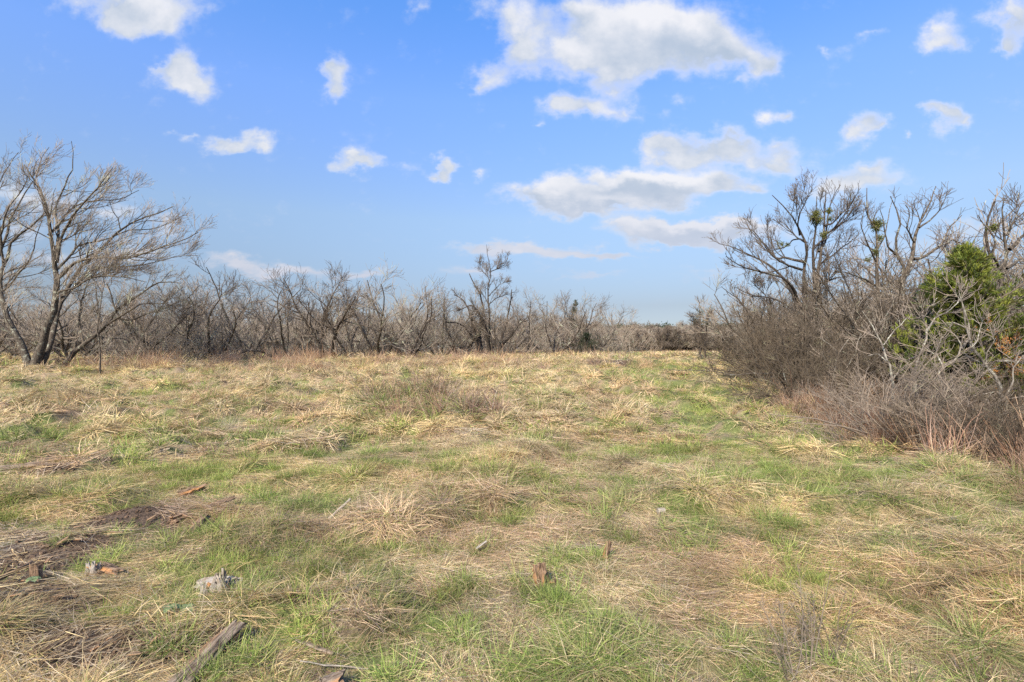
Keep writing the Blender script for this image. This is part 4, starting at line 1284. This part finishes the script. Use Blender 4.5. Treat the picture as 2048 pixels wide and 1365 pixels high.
# small evergreens in the treeline
cedar('cedar_tree', ((1150 - 1024) / F * 52, 52, float(height(6, 52))), 5.6, 1.5, np.random.default_rng(8), 'small dark evergreen among the bare trees', [(.045, .065, .03), (.06, .085, .035)], 60, .5)
cedar('cedar_tree', ((1172 - 1024) / F * 49, 49, float(height(7, 49))), 2.1, 1.6, np.random.default_rng(9), 'low dark evergreen bush at the foot of the treeline', [(.035, .05, .022), (.045, .065, .03)], 70, .6)

# brush along the foot of the treeline
for i, px in enumerate(np.linspace(225, 1260, 22)):
    D = 29.5 + 22 * sstep(300, 1250, px) + rl.uniform(-.6, 2.5)
    k = 5
    place(SP_[k], (px + rl.normal(0, 12) - 1024) / F * D, D, rl.uniform(.75, 1.15), rl.uniform(0, 6.3),
          'low twiggy shrub among the feet of the treeline', 'low shrubs under the treeline', cat='shrub')

# ------------------------------------------------------------------ the thicket on the right
rt = np.random.default_rng(99)
FR = [  # front shrubs: foot px, foot py, kind, size, turn
    (1428, 724, 0, .95, .5, 'last brown shrub at the far end of the thicket'),
    (1455, 735, 1, 1.05, 2.9, 'shrub next to the mistletoe tree at the far thicket end'),
    (1482, 752, 0, 1.15, 2.2, 'rounded brown shrub where the thicket edge turns'),
    (1505, 768, 3, 1.5, .7, 'dense low brown shrub bulging toward the track'),
    (1540, 788, 1, 1.25, 3.1, 'brown shrub with arching stems before the dark oak'),
    (1585, 806, 0, 1.15, 4.4, 'shrub standing right under the dark oak'),
    (1625, 822, 3, 1.25, 1.3, 'tangled low shrub left of the white Y forked sapling'),
    (1690, 850, 3, .8, 5.3, 'tangled shrub behind the white Y forked sapling'),
    (1740, 872, 2, .62, 3.4, 'pale shrub left of the elbowed trunk'),
    (1790, 905, 2, .85, .15, 'pinkish shrub of long stems fanning out to the right'),
    (1835, 915, 2, .75, .3, 'second fan of pinkish stems beside the first'),
    (1885, 925, 3, .55, 4.0, 'low grey brush under the zigzag stem'),
    (1940, 938, 2, .62, 3.3, 'low pale brush under the leaning lichened trunk'),
    (2000, 950, 3, .6, 1.8, 'low brush near the picture edge'),
    (2060, 965, 3, .6, 5.0, 'shrub cut by the picture edge'),
]
for (px, py, k, s, rz, lab) in FR:
    g = ground_at(px, py)
    place(SP_[k], g[0] + .45 + .9 * float(sstep(14, 22, g[1])), g[1] + .6, s, rz, lab, 'shrubs along the thicket edge', cat='shrub')
n = 0
for i in range(900):
    y = rt.uniform(5.5, 44); d = rt.uniform(.7, 7.5)
    x = float(edge_x(y)) + d
    if rt.random() > .16 * (1.25 if d < 3 else .8): continue
    k = int(rt.choice([0, 1, 3, 4, 2], p=[.32, .25, .28, .08, .07]))
    near = y < 11
    if near and d < 2.4: continue
    s = rt.uniform(.75, 1.35) * (1 - .28 * float(sstep(24, 32, y))) * (.80 if near else 1.25) * (1.0 if d > 1.5 else .85)
    place(SP_[k], x, y, s, rt.uniform(0, 6.3), 'brown twiggy shrub inside the dense thicket', 'shrubs inside the thicket', cat='shrub'); n += 1
# smaller trees in and behind the thicket
for (px, D, k, H, rz, lab) in [
        (1500, 30, 3, 4.6, 1.0, 'small leafless tree rising over the far thicket brush'),
        (1545, 27, 1, 4.9, 2.0, 'small grey tree left of the dark oak'),
        (1690, 23, 5, 5.2, .4, 'small tree filling the gap right of the dark oak'),
        (1720, 26, 4, 6.3, 4.0, 'pale tree behind the slim mistletoe tree'),
        (1850, 24, 2, 6.6, 2.2, 'dark tree behind the open forked one'),
        (1900, 20, 4, 6.6, 5.2, 'pale tree behind the evergreen'),
        (1960, 22, 0, 7.2, 1.1, 'bare tree far behind the crooked one'),
        (2050, 19, 3, 5.6, 3.0, 'grey tree behind the rust leaved shrub'),
        (2140, 16, 1, 5.6, 3.6, 'bare tree outside the right edge of the picture')]:
    place(TP[k], (px - 1024) / F * D, D, H / hts[k], rz, lab, 'small trees behind the thicket')
rq = np.random.default_rng(41)
for i, (y, d, H) in enumerate([(13.5, 3.0, 3.4), (15.5, 2.2, 3.2), (17.5, 3.2, 4.2), (19.5, 2.4, 3.6), (22, 2.8, 4.4), (24.5, 2.0, 3.9), (27, 2.6, 4.6), (30, 3.4, 3.6), (33, 4.4, 3.8), (37, 4.0, 3.6), (12.0, 4.2, 4.0), (10.6, 5.2, 3.8)]):
    place(TP[(1, 3, 5, 4)[i % 4]], float(edge_x(y)) + d, y, H / hts[(1, 3, 5, 4)[i % 4]], rq.uniform(0, 6.3), 'thin bare tree sticking up out of the brown thicket', 'thin trees standing in the thicket')
rr_ = np.random.default_rng(15)
for i in range(34):
    y = rr_.uniform(14, 60); x = float(edge_x(y)) + rr_.uniform(7, 26)
    k = int(rr_.integers(0, len(TP)))
    place(TP[k], x, y, rr_.uniform(3.8, 5.4) / hts[k], rr_.uniform(0, 6.3), 'bare tree deeper in the wood behind the thicket', 'bare trees deeper in the right wood')

# ------------------------------------------------------------------ far woods: one mass
def far_woods():
    C = bpy.data.collections.new('woods_sources')
    r_ = np.random.default_rng(3)
    lvl = [Lh(9, .2, 45, (1.3, 3.2), 4, .14, .05, rmin=.03, trop=(0, 0, .06)), Lh(8, .12, 45, (.7, 1.8), 3, .18, .03, rmin=.022), Lh(4, .12, 45, (.4, .9), 2, .18, .022, rmin=.018)]
    for j in range(4):
        P = []; R = []
        for s in range(4):
            az = r_.uniform(0, 6.28); tl = math.radians(r_.uniform(8, 35))
            P.append(walk(np.array([[0, 0, -.1]]), np.array([[math.sin(tl) * math.cos(az), math.sin(tl) * math.sin(az), math.cos(tl)]]), np.array([r_.uniform(4.5, 6)]), 6, .1, np.array([0, 0, .04]), r_)[0])
            R.append(np.linspace(.1, .035, 7))
        P = np.array(P); R = np.array(R); parts = [tube(P, R, 4)]
        for sp in lvl:
            P, R = grow(P, R, sp, r_); parts.append(tube(P, R, 3))
        V, Fc, _ = join(parts)
        o = bpy.data.objects.new('woods_tree_%02d' % j, make_mesh('woods_tree', V, Fc, MAT[('twig', 'twig_brown', 'twig_dark', 'twig')[j]])); C.objects.link(o)
    # leafy evergreen crown
    for j in range(2):
        nl = 1500; c = unit(r_.normal(0, 1, (nl, 3))) * r_.uniform(.35, 1, (nl, 1)) * np.array([2.0, 2.0, 2.4]) * (0.75 + .4 * r_.random((nl, 1))) + np.array([0, 0, 3.6])
        V, Q, Cc = leaf_quads(c, .34, r_, np.array([(.045, .06, .03), (.06, .075, .035), (.035, .05, .025)]), .6)
        Pt, Rt = stem([(0, 0, -.1), (.1, 0, 3), (0, 0, 5)], .14, .03, 6, .02, r_)
        tv, tq = tube(Pt[None], Rt[None], 5)
        V, Fc, Cc = join([(V, Q, Cc), (tv, tq, np.array([(.06, .05, .04)]))])
        o = bpy.data.objects.new('woods_tree_%02d' % (4 + j), make_mesh('woods_evergreen', V, Fc, MAT['leaf'], col=Cc)); C.objects.link(o)
    pts = []
    def band(n, a0, a1, d0, d1, s0, s1, ever=.04):
        for _ in range(n):
            px = r_.uniform(a0, a1); D = r_.uniform(d0, d1)
            pts.append(((px - 1024) / F * D, D, r_.uniform(s0, s1), (4 + r_.integers(0, 2)) if r_.random() < ever else r_.integers(0, 4)))
    band(330, 1180, 1480, 118, 165, .80, 1.02, .0)
    band(60, 1180, 1520, 112, 118, .6, .9, .0)
    band(190, 1150, 1560, 165, 200, 1.35, 1.62, .8)
    band(400, -500, 1195, 62, 110, .62, .80, .01)
    band(260, 1500, 2700, 50, 110, .7, .95, .05)
    A = np.array(pts)
    # keep the field beyond the gap clear
    keep = ~((A[:, 1] < 112) & (np.abs(A[:, 0] / A[:, 1] - .25) < .10) & (A[:, 0] / A[:, 1] > .205))
    A = A[keep]
    o = sow('distant_woods', A[:, :2], r_.uniform(0, 6.3, len(A)), A[:, 2], A[:, 3], np.ones((len(A), 3)), collection=C, flat_z=True)
    return o
far_woods()

# ------------------------------------------------------------------ wood, stones and notable plants lying or growing in the meadow
def wood_mat(name, grey, brown, hot, hot_amount, pale=None):
    m = new_mat(name)
    tc = N('ShaderNodeTexCoord').outputs['Object']
    mp = N('ShaderNodeMapping'); L(tc, mp.inputs[0]); mp.inputs['Scale'].default_value = (.12, 1, 1)
    g = noise(70, 6, .7, mp.outputs[0])
    c = mixc(rng_map(g, .36, .60), brown, grey)
    c = mixc(rng_map(noise(9, 4, .6, mp.outputs[0]), .62 - hot_amount, .72 - hot_amount), c, hot)
    if pale: c = mixc(rng_map(noise(14, 5, .65, tc), .44, .56), c, pale)
    finish(principled(c, .9, g, 1.0, .012))
    return m
WOOD = wood_mat('weathered_wood', (.255, .20, .145), (.08, .052, .034), (.34, .18, .08), .03)
WOOD_GREY = wood_mat('grey_driftwood', (.33, .29, .235), (.17, .14, .105), (.40, .30, .20), -.05)
WOOD_ROT = wood_mat('rotten_wood', (.26, .17, .105), (.055, .033, .02), (.40, .19, .07), .06)
WOOD_BLEACH = wood_mat('bleached_rotten_wood', (.40, .34, .27), (.10, .065, .045), (.42, .20, .08), .04, (.33, .29, .245))

def wood_piece(name, A, B, r0, r1, flat, seed, mat, label, cat, group=None, k=16, n=18, rough=.35):
    """irregular split piece between two points; its grain runs along its own x axis"""
    g = np.random.default_rng(seed)
    A = np.array(A, float); B = np.array(B, float)
    d = B - A; Ln = np.linalg.norm(d); x = d / Ln
    z = unit(np.array([0, 0, 1.]) - x * x[2]) if abs(x[2]) < .95 else np.array([0, 1., 0]); y = np.cross(z, x)
    t = np.linspace(0, 1, n); th = np.arange(k) * 2 * math.pi / k
    T, H = np.meshgrid(t, th, indexing='ij')
    rad = (r0 + (r1 - r0) * T)
    ridge = vnoise(H * 2.4 + seed, T * 2.2, seed) - .5
    fine = vnoise(H * 6 + seed, T * 7, seed + 1) - .5
    rad = rad * (1 + rough * 1.6 * ridge + rough * .9 * fine)
    crack = np.exp(-((H - 1.3 - .5 * np.sin(T * 5)) / .22) ** 2) + .7 * np.exp(-((H - 2.3 + .3 * T) / .16) ** 2)
    rad = rad * (1 - .32 * crack)
    bend = .12 * Ln * np.stack([np.zeros(n), np.cumsum(g.normal(0, .12, n)) * .4, np.cumsum(g.normal(0, .10, n)) * .3], 1)
    rag = 1.8 if Ln > 3.5 * r0 else .7
    X = T * Ln + (T > .93) * (vnoise(H * 3, H * 0 + 2, seed + 5) - .5) * r0 * rag + (T < .07) * (vnoise(H * 3, H * 0 + 7, seed + 6) - .5) * r0 * rag
    Y = rad * np.cos(H) + bend[:, 1][:, None]; Z = rad * np.sin(H) * flat + bend[:, 2][:, None]
    V = np.stack([X, Y, Z], -1).reshape(-1, 3)
    ends = np.array([[.06 * Ln, bend[0, 1], bend[0, 2]], [Ln * .94, bend[-1, 1], bend[-1, 2]]])
    V = np.concatenate([V, ends])
    idx = np.arange(n * k).reshape(n, k)
    a = idx[:-1]; b = np.roll(a, -1, 1); dd = idx[1:]; c = np.roll(dd, -1, 1)
    Q = np.stack([a, dd, c, b], -1).reshape(-1, 4)
    e0 = np.stack([idx[0], np.roll(idx[0], -1), np.full(k, n * k)], -1)
    e1 = np.stack([np.roll(idx[-1], -1), idx[-1], np.full(k, n * k + 1)], -1)
    me = make_mesh(name, V, [Q, np.concatenate([e0, e1])], mat, True)
    me.set_sharp_from_angle(angle=math.radians(38))
    o = obj(name, me)
    import mathutils
    M3 = mathutils.Matrix(((x[0], y[0], z[0], A[0]), (x[1], y[1], z[1], A[1]), (x[2], y[2], z[2], A[2]), (0, 0, 0, 1)))
    o.matrix_world = M3
    tag(o, label, cat, group)
    return o

def gp(px, py, lift=0.):
    p = on_ground(px, py); p[2] += lift
    return p
wood_piece('split_log', gp(478, 1296, .09), gp(335, 1410, .02), .036, .055, .62, 3, WOOD, 'split weathered log with orange heartwood, its end cut by the bottom of the picture', 'log', n=26, k=20)
def stump(px, py, R_, Hh, seed, label, nsh):
    r_ = np.random.default_rng(seed); c = gp(px, py, -.02)
    root = empty('tree_stump', tuple(c)); tag(root, label, 'stump')
    def part(nm, A, B, ra, rb, mat, sd, **k):
        o = wood_piece(nm, A, B, ra, rb, .8, sd, mat, '', '', **k)
        for q in ('label', 'category'):
            if q in o: del o[q]
        M_ = o.matrix_world.copy(); o.parent = root
        M_.translation = M_.translation - root.location; o.matrix_basis = M_
    part('base', c + [0, 0, -.03], c + [.01, 0, Hh * .45], R_ * 1.0, R_ * .75, WOOD_ROT, seed, k=20, n=10, rough=.55)
    for j in range(nsh):
        an = j / nsh * 6.28 + r_.normal(0, .3); q = np.array([math.cos(an), math.sin(an), 0]) * R_ * r_.uniform(.3, .75)
        part('shard', c + q * 1.15 + [0, 0, -.02], c + q * r_.uniform(.5, 1.0) + [r_.normal(0, .02), 0, Hh * r_.uniform(.5, 1.05)], R_ * r_.uniform(.25, .45), R_ * r_.uniform(.08, .22), WOOD_BLEACH if r_.random() < .65 else WOOD_ROT, seed + j + 1, k=12, n=12, rough=.5)
stump(435, 1212, .095, .155, 8, 'bleached rotten stump with orange rot and dark holes among bright green blades', 8)
wood_piece('wood_chunk', gp(398, 1190, .05), gp(470, 1196, .10), .05, .035, .8, 12, WOOD_BLEACH, 'grey slab of bark propped against the bleached stump', 'wood')
stump(188, 1150, .065, .12, 215, 'small whitish crumbling stump on the torn brown soil', 6)
wood_piece('wood_chunk', gp(196, 1140, .03), gp(240, 1152, .04), .045, .03, .7, 17, WOOD_ROT, 'brown rotten chunk touching the small whitish stump', 'wood')
wood_piece('stump_post', gp(72, 1172, -.03), gp(80, 1168, .12), .036, .030, 1, 21, WOOD_ROT, 'short upright brown stub near the left edge of the meadow', 'stump', n=12, rough=.3)
wood_piece('branch', gp(164, 1004, .11), gp(116, 1034, .0), .016, .020, 1, 25, WOOD_GREY, 'whitish stick pointing up out of the grass near the left edge', 'stick', k=8, n=12, rough=.2)
wood_piece('branch', gp(700, 1036, .13), gp(650, 1050, .0), .013, .016, 1, 27, WOOD_GREY, 'pale grey stick leaning out of the grass in the middle of the near meadow', 'stick', k=8, n=12, rough=.2)
wood_piece('wood_chunk', gp(1084, 1172, -.02), gp(1078, 1172, .14), .048, .036, .7, 31, WOOD_ROT, 'reddish brown chunk of wood standing upright in the green near the centre', 'wood', rough=.55, n=12)
wood_piece('wood_chunk', gp(1085, 1168, .01), gp(1112, 1170, .03), .025, .02, .8, 33, WOOD_ROT, 'small brown fragment at the foot of the upright reddish chunk', 'wood', n=8, k=10)
wood_piece('wood_chunk', gp(1208, 1122, -.02), gp(1214, 1120, .14), .030, .018, .7, 35, WOOD_ROT, 'narrow brown splinter standing in bright grass right of the centre', 'wood', n=10, k=12, rough=.5)
wood_piece('wood_chunk', gp(1198, 1118, .01), gp(1216, 1124, .04), .024, .02, .7, 36, WOOD_ROT, 'dark crumb of wood beside the narrow brown splinter', 'wood', n=8, k=10)
wood_piece('wood_chip', gp(952, 1106, .05), gp(972, 1100, .08), .010, .014, .5, 37, WOOD_GREY, 'pale yellow chip of wood on matted straw near the centre', 'wood', n=8, k=8)
wood_piece('wood_chunk', gp(640, 1392, .03), gp(684, 1384, .07), .05, .04, .6, 39, WOOD, 'light brown wood chunk just touching the bottom edge of the picture', 'wood')
wood_piece('wood_chunk', gp(358, 998, .03), gp(408, 990, .07), .05, .035, .7, 41, WOOD_ROT, 'dark jagged wood clump farthest back of the torn patches on the left', 'wood', rough=.6)
wood_piece('root_piece', gp(470, 1012, .10), gp(345, 1052, .05), .020, .045, .7, 43, WOOD_ROT, 'long brown root lying across the torn soil strip', 'wood', rough=.5, n=22)
wood_piece('wood_chunk', gp(408, 1052, .08), gp(372, 1080, .02), .038, .03, .8, 45, WOOD_ROT, 'short dark split piece just below the long brown root', 'wood', rough=.4)
wood_piece('fallen_log', gp(108, 936, .04), gp(-60, 950, .04), .05, .085, .7, 47, WOOD, 'half buried log under straw at the left edge of the picture', 'log', n=24)
wood_piece('branch', gp(62, 1152, .08), gp(-30, 1215, .03), .010, .018, 1, 49, WOOD_ROT, 'dark dead branch lying on bare soil at the left edge', 'stick', k=8, n=14, rough=.2)
wood_piece('branch', gp(592, 1296, .03), gp(668, 1318, .02), .010, .013, .8, 51, WOOD, 'short flat brown stick on the straw near the bottom', 'stick', k=8, n=10, rough=.2)
wood_piece('branch', gp(600, 1340, .05), gp(735, 1352, .02), .003, .004, 1, 53, WOOD_GREY, 'thin pale stalk lying on the straw heap at the bottom', 'stick', k=7, n=14, rough=.15)
wood_piece('wood_chunk', gp(430, 950-48, .02), gp(408, 905, .05), .03, .03, .7, 57, WOOD_ROT, 'small dark clod of wood on the open grass past the torn soil', 'wood', n=10)
wood_piece('fallen_log', gp(1205, 737, .10), gp(1245, 738, .12), .13, .10, .7, 61, WOOD_ROT, 'low dark log heap far off where the wheel tracks run', 'log', rough=.5)
wood_piece('fallen_log', gp(1404, 809, .05), gp(1422, 808, .06), .06, .05, .8, 63, WOOD_ROT, 'dark stub of wood in the straw beside the right wheel track', 'log', rough=.4)
wood_piece('rock', gp(1314, 1034, .05), gp(1330, 1034, .05), .030, .028, .9, 65, WOOD_GREY, 'small pale stone resting on the matted straw', 'stone', n=10, k=12, rough=.2)
for (px, py, sd) in [(150, 1100, 1), (112, 1108, 2), (255, 1068, 3), (222, 1085, 4), (300, 1320, 5), (260, 1335, 6), (20, 1225, 7), (60, 1215, 8), (130, 1088, 9), (180, 1075, 10), (295, 1052, 11), (330, 1030, 12), (90, 1135, 13), (40, 1175, 14), (215, 1310, 15), (180, 1330, 16), (110, 1235, 17), (420, 1018, 18), (365, 1045, 19), (150, 1065, 20)]:
    g = np.random.default_rng(70 + sd); dx = g.uniform(12, 26)
    wood_piece('wood_chip', gp(px, py, .03), gp(px + dx, py + g.uniform(-7, 7), .05), .014, .010, .5, 70 + sd, WOOD_ROT, 'curl of broken bark on the torn brown soil', 'bark', 'bark pieces on the torn soil', n=8, k=8, rough=.4)

# crumbs of soil and shreds of bark over the torn patches
def clods():
    C = bpy.data.collections.new('clod_sources')
    r_ = np.random.default_rng(31)
    soil = new_mat('soil_clods')
    tc = N('ShaderNodeTexCoord').outputs['Object']
    nn_ = noise(60, 5, .7, tc)
    ti = N('ShaderNodeAttribute', attribute_name='tint', attribute_type='INSTANCER')
    finish(principled(mixc(1.0, mixc(nn_, (.05, .034, .023), (.165, .112, .075)), ti.outputs['Color'], 'MULTIPLY'), .95, nn_, 1, .01))
    for j in range(3):
        import bmesh
        bm = bmesh.new(); bmesh.ops.create_icosphere(bm, subdivisions=2, radius=.022)
        for v in bm.verts:
            v.co *= r_.uniform(.65, 1.3)
        for v in bm.verts: v.co.z *= .7
        me = bpy.data.meshes.new('clod'); bm.to_mesh(me); bm.free(); me.materials.append(soil)
        C.objects.link(bpy.data.objects.new('clod_%d' % j, me))
    n = 60000
    x = r_.uniform(-8, 1.5, n); y = r_.uniform(2.2, 7.5, n)
    _, d = fields(x, y)
    k = r_.random(n) < sstep(.25, 1.0, d) * .7
    x, y = x[k], y[k]; n = len(x)
    o = sow('soil_clods', np.stack([x, y], 1), r_.uniform(0, 6.3, n), r_.uniform(.25, 1.0, n) ** 2 * .8, r_.integers(0, 3, n),
            r_.uniform(.6, 1.5, (n, 1)) * np.array([1, .95, .9]), collection=C, zoff=.005)
clods()

# single plants that stand out
def tuft(px, py, kind, size, label, seed, cols=None, cat='grass tuft', name='grass_tuft', mul=1.0):
    r_ = np.random.default_rng(seed)
    parts = []
    for q in range(3):
        V, Fc, Cc = clump(kind, r_, .8)
        a = r_.uniform(0, 6.28); c, s = math.cos(a), math.sin(a)
        V = V @ np.array([[c, s, 0], [-s, c, 0], [0, 0, 1]]) * size + np.array([r_.normal(0, .04), r_.normal(0, .04), 0])
        if cols is not None: Cc = Cc * 0 + np.array(cols) * (Cc.mean(1, keepdims=True) / Cc.mean())
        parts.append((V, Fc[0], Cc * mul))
    V, Fc, Cc = join(parts)
    p = on_ground(px, py)
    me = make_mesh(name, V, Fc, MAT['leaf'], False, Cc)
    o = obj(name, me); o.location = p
    tag(o, label, cat)
tuft(1178, 1335, 'long', 1.35, 'large arching green tussock nearest the camera right of centre', 1)
tuft(1555, 1052, 'green', 1.9, 'bushy bright green tuft in front of tan drooping grass', 2)
tuft(880, 1188, 'hummock', .55, 'small orange dry tuft standing out of matted straw', 3, (.52, .28, .10))
tuft(1085, 1200, 'green', 1.1, 'deep green tuft just below the upright reddish wood chunk', 4, mul=.75)
tuft(462, 862, 'tall', 1.0, 'pale upright bunch of dry grass on the left of the mound', 5, (.52, .43, .30))
tuft(395, 1232, 'green', 1.3, 'short green blades at the left foot of the bleached stump', 14)
tuft(470, 1235, 'long', .8, 'drooping green blades at the right foot of the bleached stump', 15)
tuft(345, 1320, 'green', 1.4, 'green tuft hugging the left side of the split log', 16)
tuft(450, 1355, 'green', 1.3, 'green tuft hugging the right side of the split log', 17)
tuft(345, 1215, 'long', 1.0, 'bright green blades left of the bleached stump', 6)
tuft(515, 1175, 'green', 1.5, 'green tuft behind the bleached stump', 7)
tuft(1950, 1290, 'long', 1.2, 'green and tan drooping tussock near the right edge', 8)
tuft(1120, 1345, 'long', 1.1, 'smaller green tussock left of the largest one', 9)
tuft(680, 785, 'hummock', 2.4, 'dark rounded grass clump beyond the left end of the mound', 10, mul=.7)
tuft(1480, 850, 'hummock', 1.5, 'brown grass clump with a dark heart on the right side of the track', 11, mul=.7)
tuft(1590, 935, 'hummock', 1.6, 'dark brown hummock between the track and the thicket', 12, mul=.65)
tuft(1270, 985, 'long', 1.1, 'grey green drooping grass beyond the small pale stone', 13)

def weed(px, py, Hh, seed, label, col):
    r_ = np.random.default_rng(seed)
    root = empty('dry_weed', tuple(on_ground(px, py))); tag(root, label, 'weed')
    n = 5
    d = unit(np.stack([r_.normal(0, .22, n), r_.normal(0, .2, n), np.ones(n)], 1))
    P = walk(r_.normal(0, .03, (n, 3)) * np.array([1, 1, 0]), d, Hh * r_.uniform(.7, 1.1, n), 7, .07, np.array([0, 0, 0]), r_)
    R = np.linspace(.0032, .0016, 8)[None].repeat(n, 0)
    A, AR = grow(P, R, Lh(7, .3, 38, (.06, .18), 4, .1, .0018, rmin=.001, trop=(0, 0, .05)), r_)
    B, BR = grow(A, AR, Lh(4, .3, 40, (.02, .06), 2, .1, .0012, rmin=.0009), r_)
    m = col
    for q in range(n):
        V, Q = tube(P[q:q + 1], R[q:q + 1], 5); obj('stalk', make_mesh('stalk', V, [Q], m, True), root)
    V, Fc, _ = join([tube(A, AR, 3), tube(B, BR, 3)])
    c = obj('side_shoots', make_mesh('side_shoots', V, Fc, m), root); c['kind'] = 'stuff'
weed(1618, 1345, .42, 1, 'tan branching dead weed stalks standing at the bottom right of the meadow', MAT['twig_pale'])
weed(1660, 1335, .34, 2, 'grey brown dead weed just right of the tan branching one', MAT['twig_dark'])
weed(1580, 1362, .36, 3, 'thin pale dead stalks nearest the bottom edge', MAT['twig_pale'])
weed(1895, 880, .7, 4, 'tall dry weed at the foot of the thicket', MAT['twig_brown'])

def rosette(px, py, seed, label):
    r_ = np.random.default_rng(seed)
    root = empty('broadleaf_weed', tuple(on_ground(px, py))); tag(root, label, 'weed')
    for j in range(7):
        a = j * 2.4 + r_.normal(0, .2); ln = r_.uniform(.035, .065); n = 7
        t = np.linspace(0, 1, n); w = .019 * np.sin(np.clip(t * 1.02, 0, 1) * math.pi) ** .7 * (1.2 - .4 * t) + .002
        ctr = np.stack([np.cos(a) * t * ln, np.sin(a) * t * ln, .06 + t * .03 - t * t * .04 + 0 * t], 1)
        s = np.array([-math.sin(a), math.cos(a), 0])
        V = np.concatenate([ctr - s * w[:, None] + [0, 0, .004], ctr, ctr + s * w[:, None] + [0, 0, .004]])
        i = np.arange(n - 1)
        Q = np.concatenate([np.stack([i, i + 1, i + 1 + n, i + n], -1), np.stack([i + n, i + 1 + n, i + 1 + 2 * n, i + 2 * n], -1)])
        lf = obj('leaf', make_mesh('leaf', V, [Q], MAT['leaf'], True, np.array([.20, .26, .12]) * r_.uniform(.8, 1.25)), root)
rosette(340, 1262, 1, 'pale green broad leaved weed between the stump and the split log')
rosette(372, 1256, 2, 'second broad leaved weed, closer to the bleached stump')
rosette(66, 1192, 3, 'small broad leaved weed on bare soil below the upright stub')
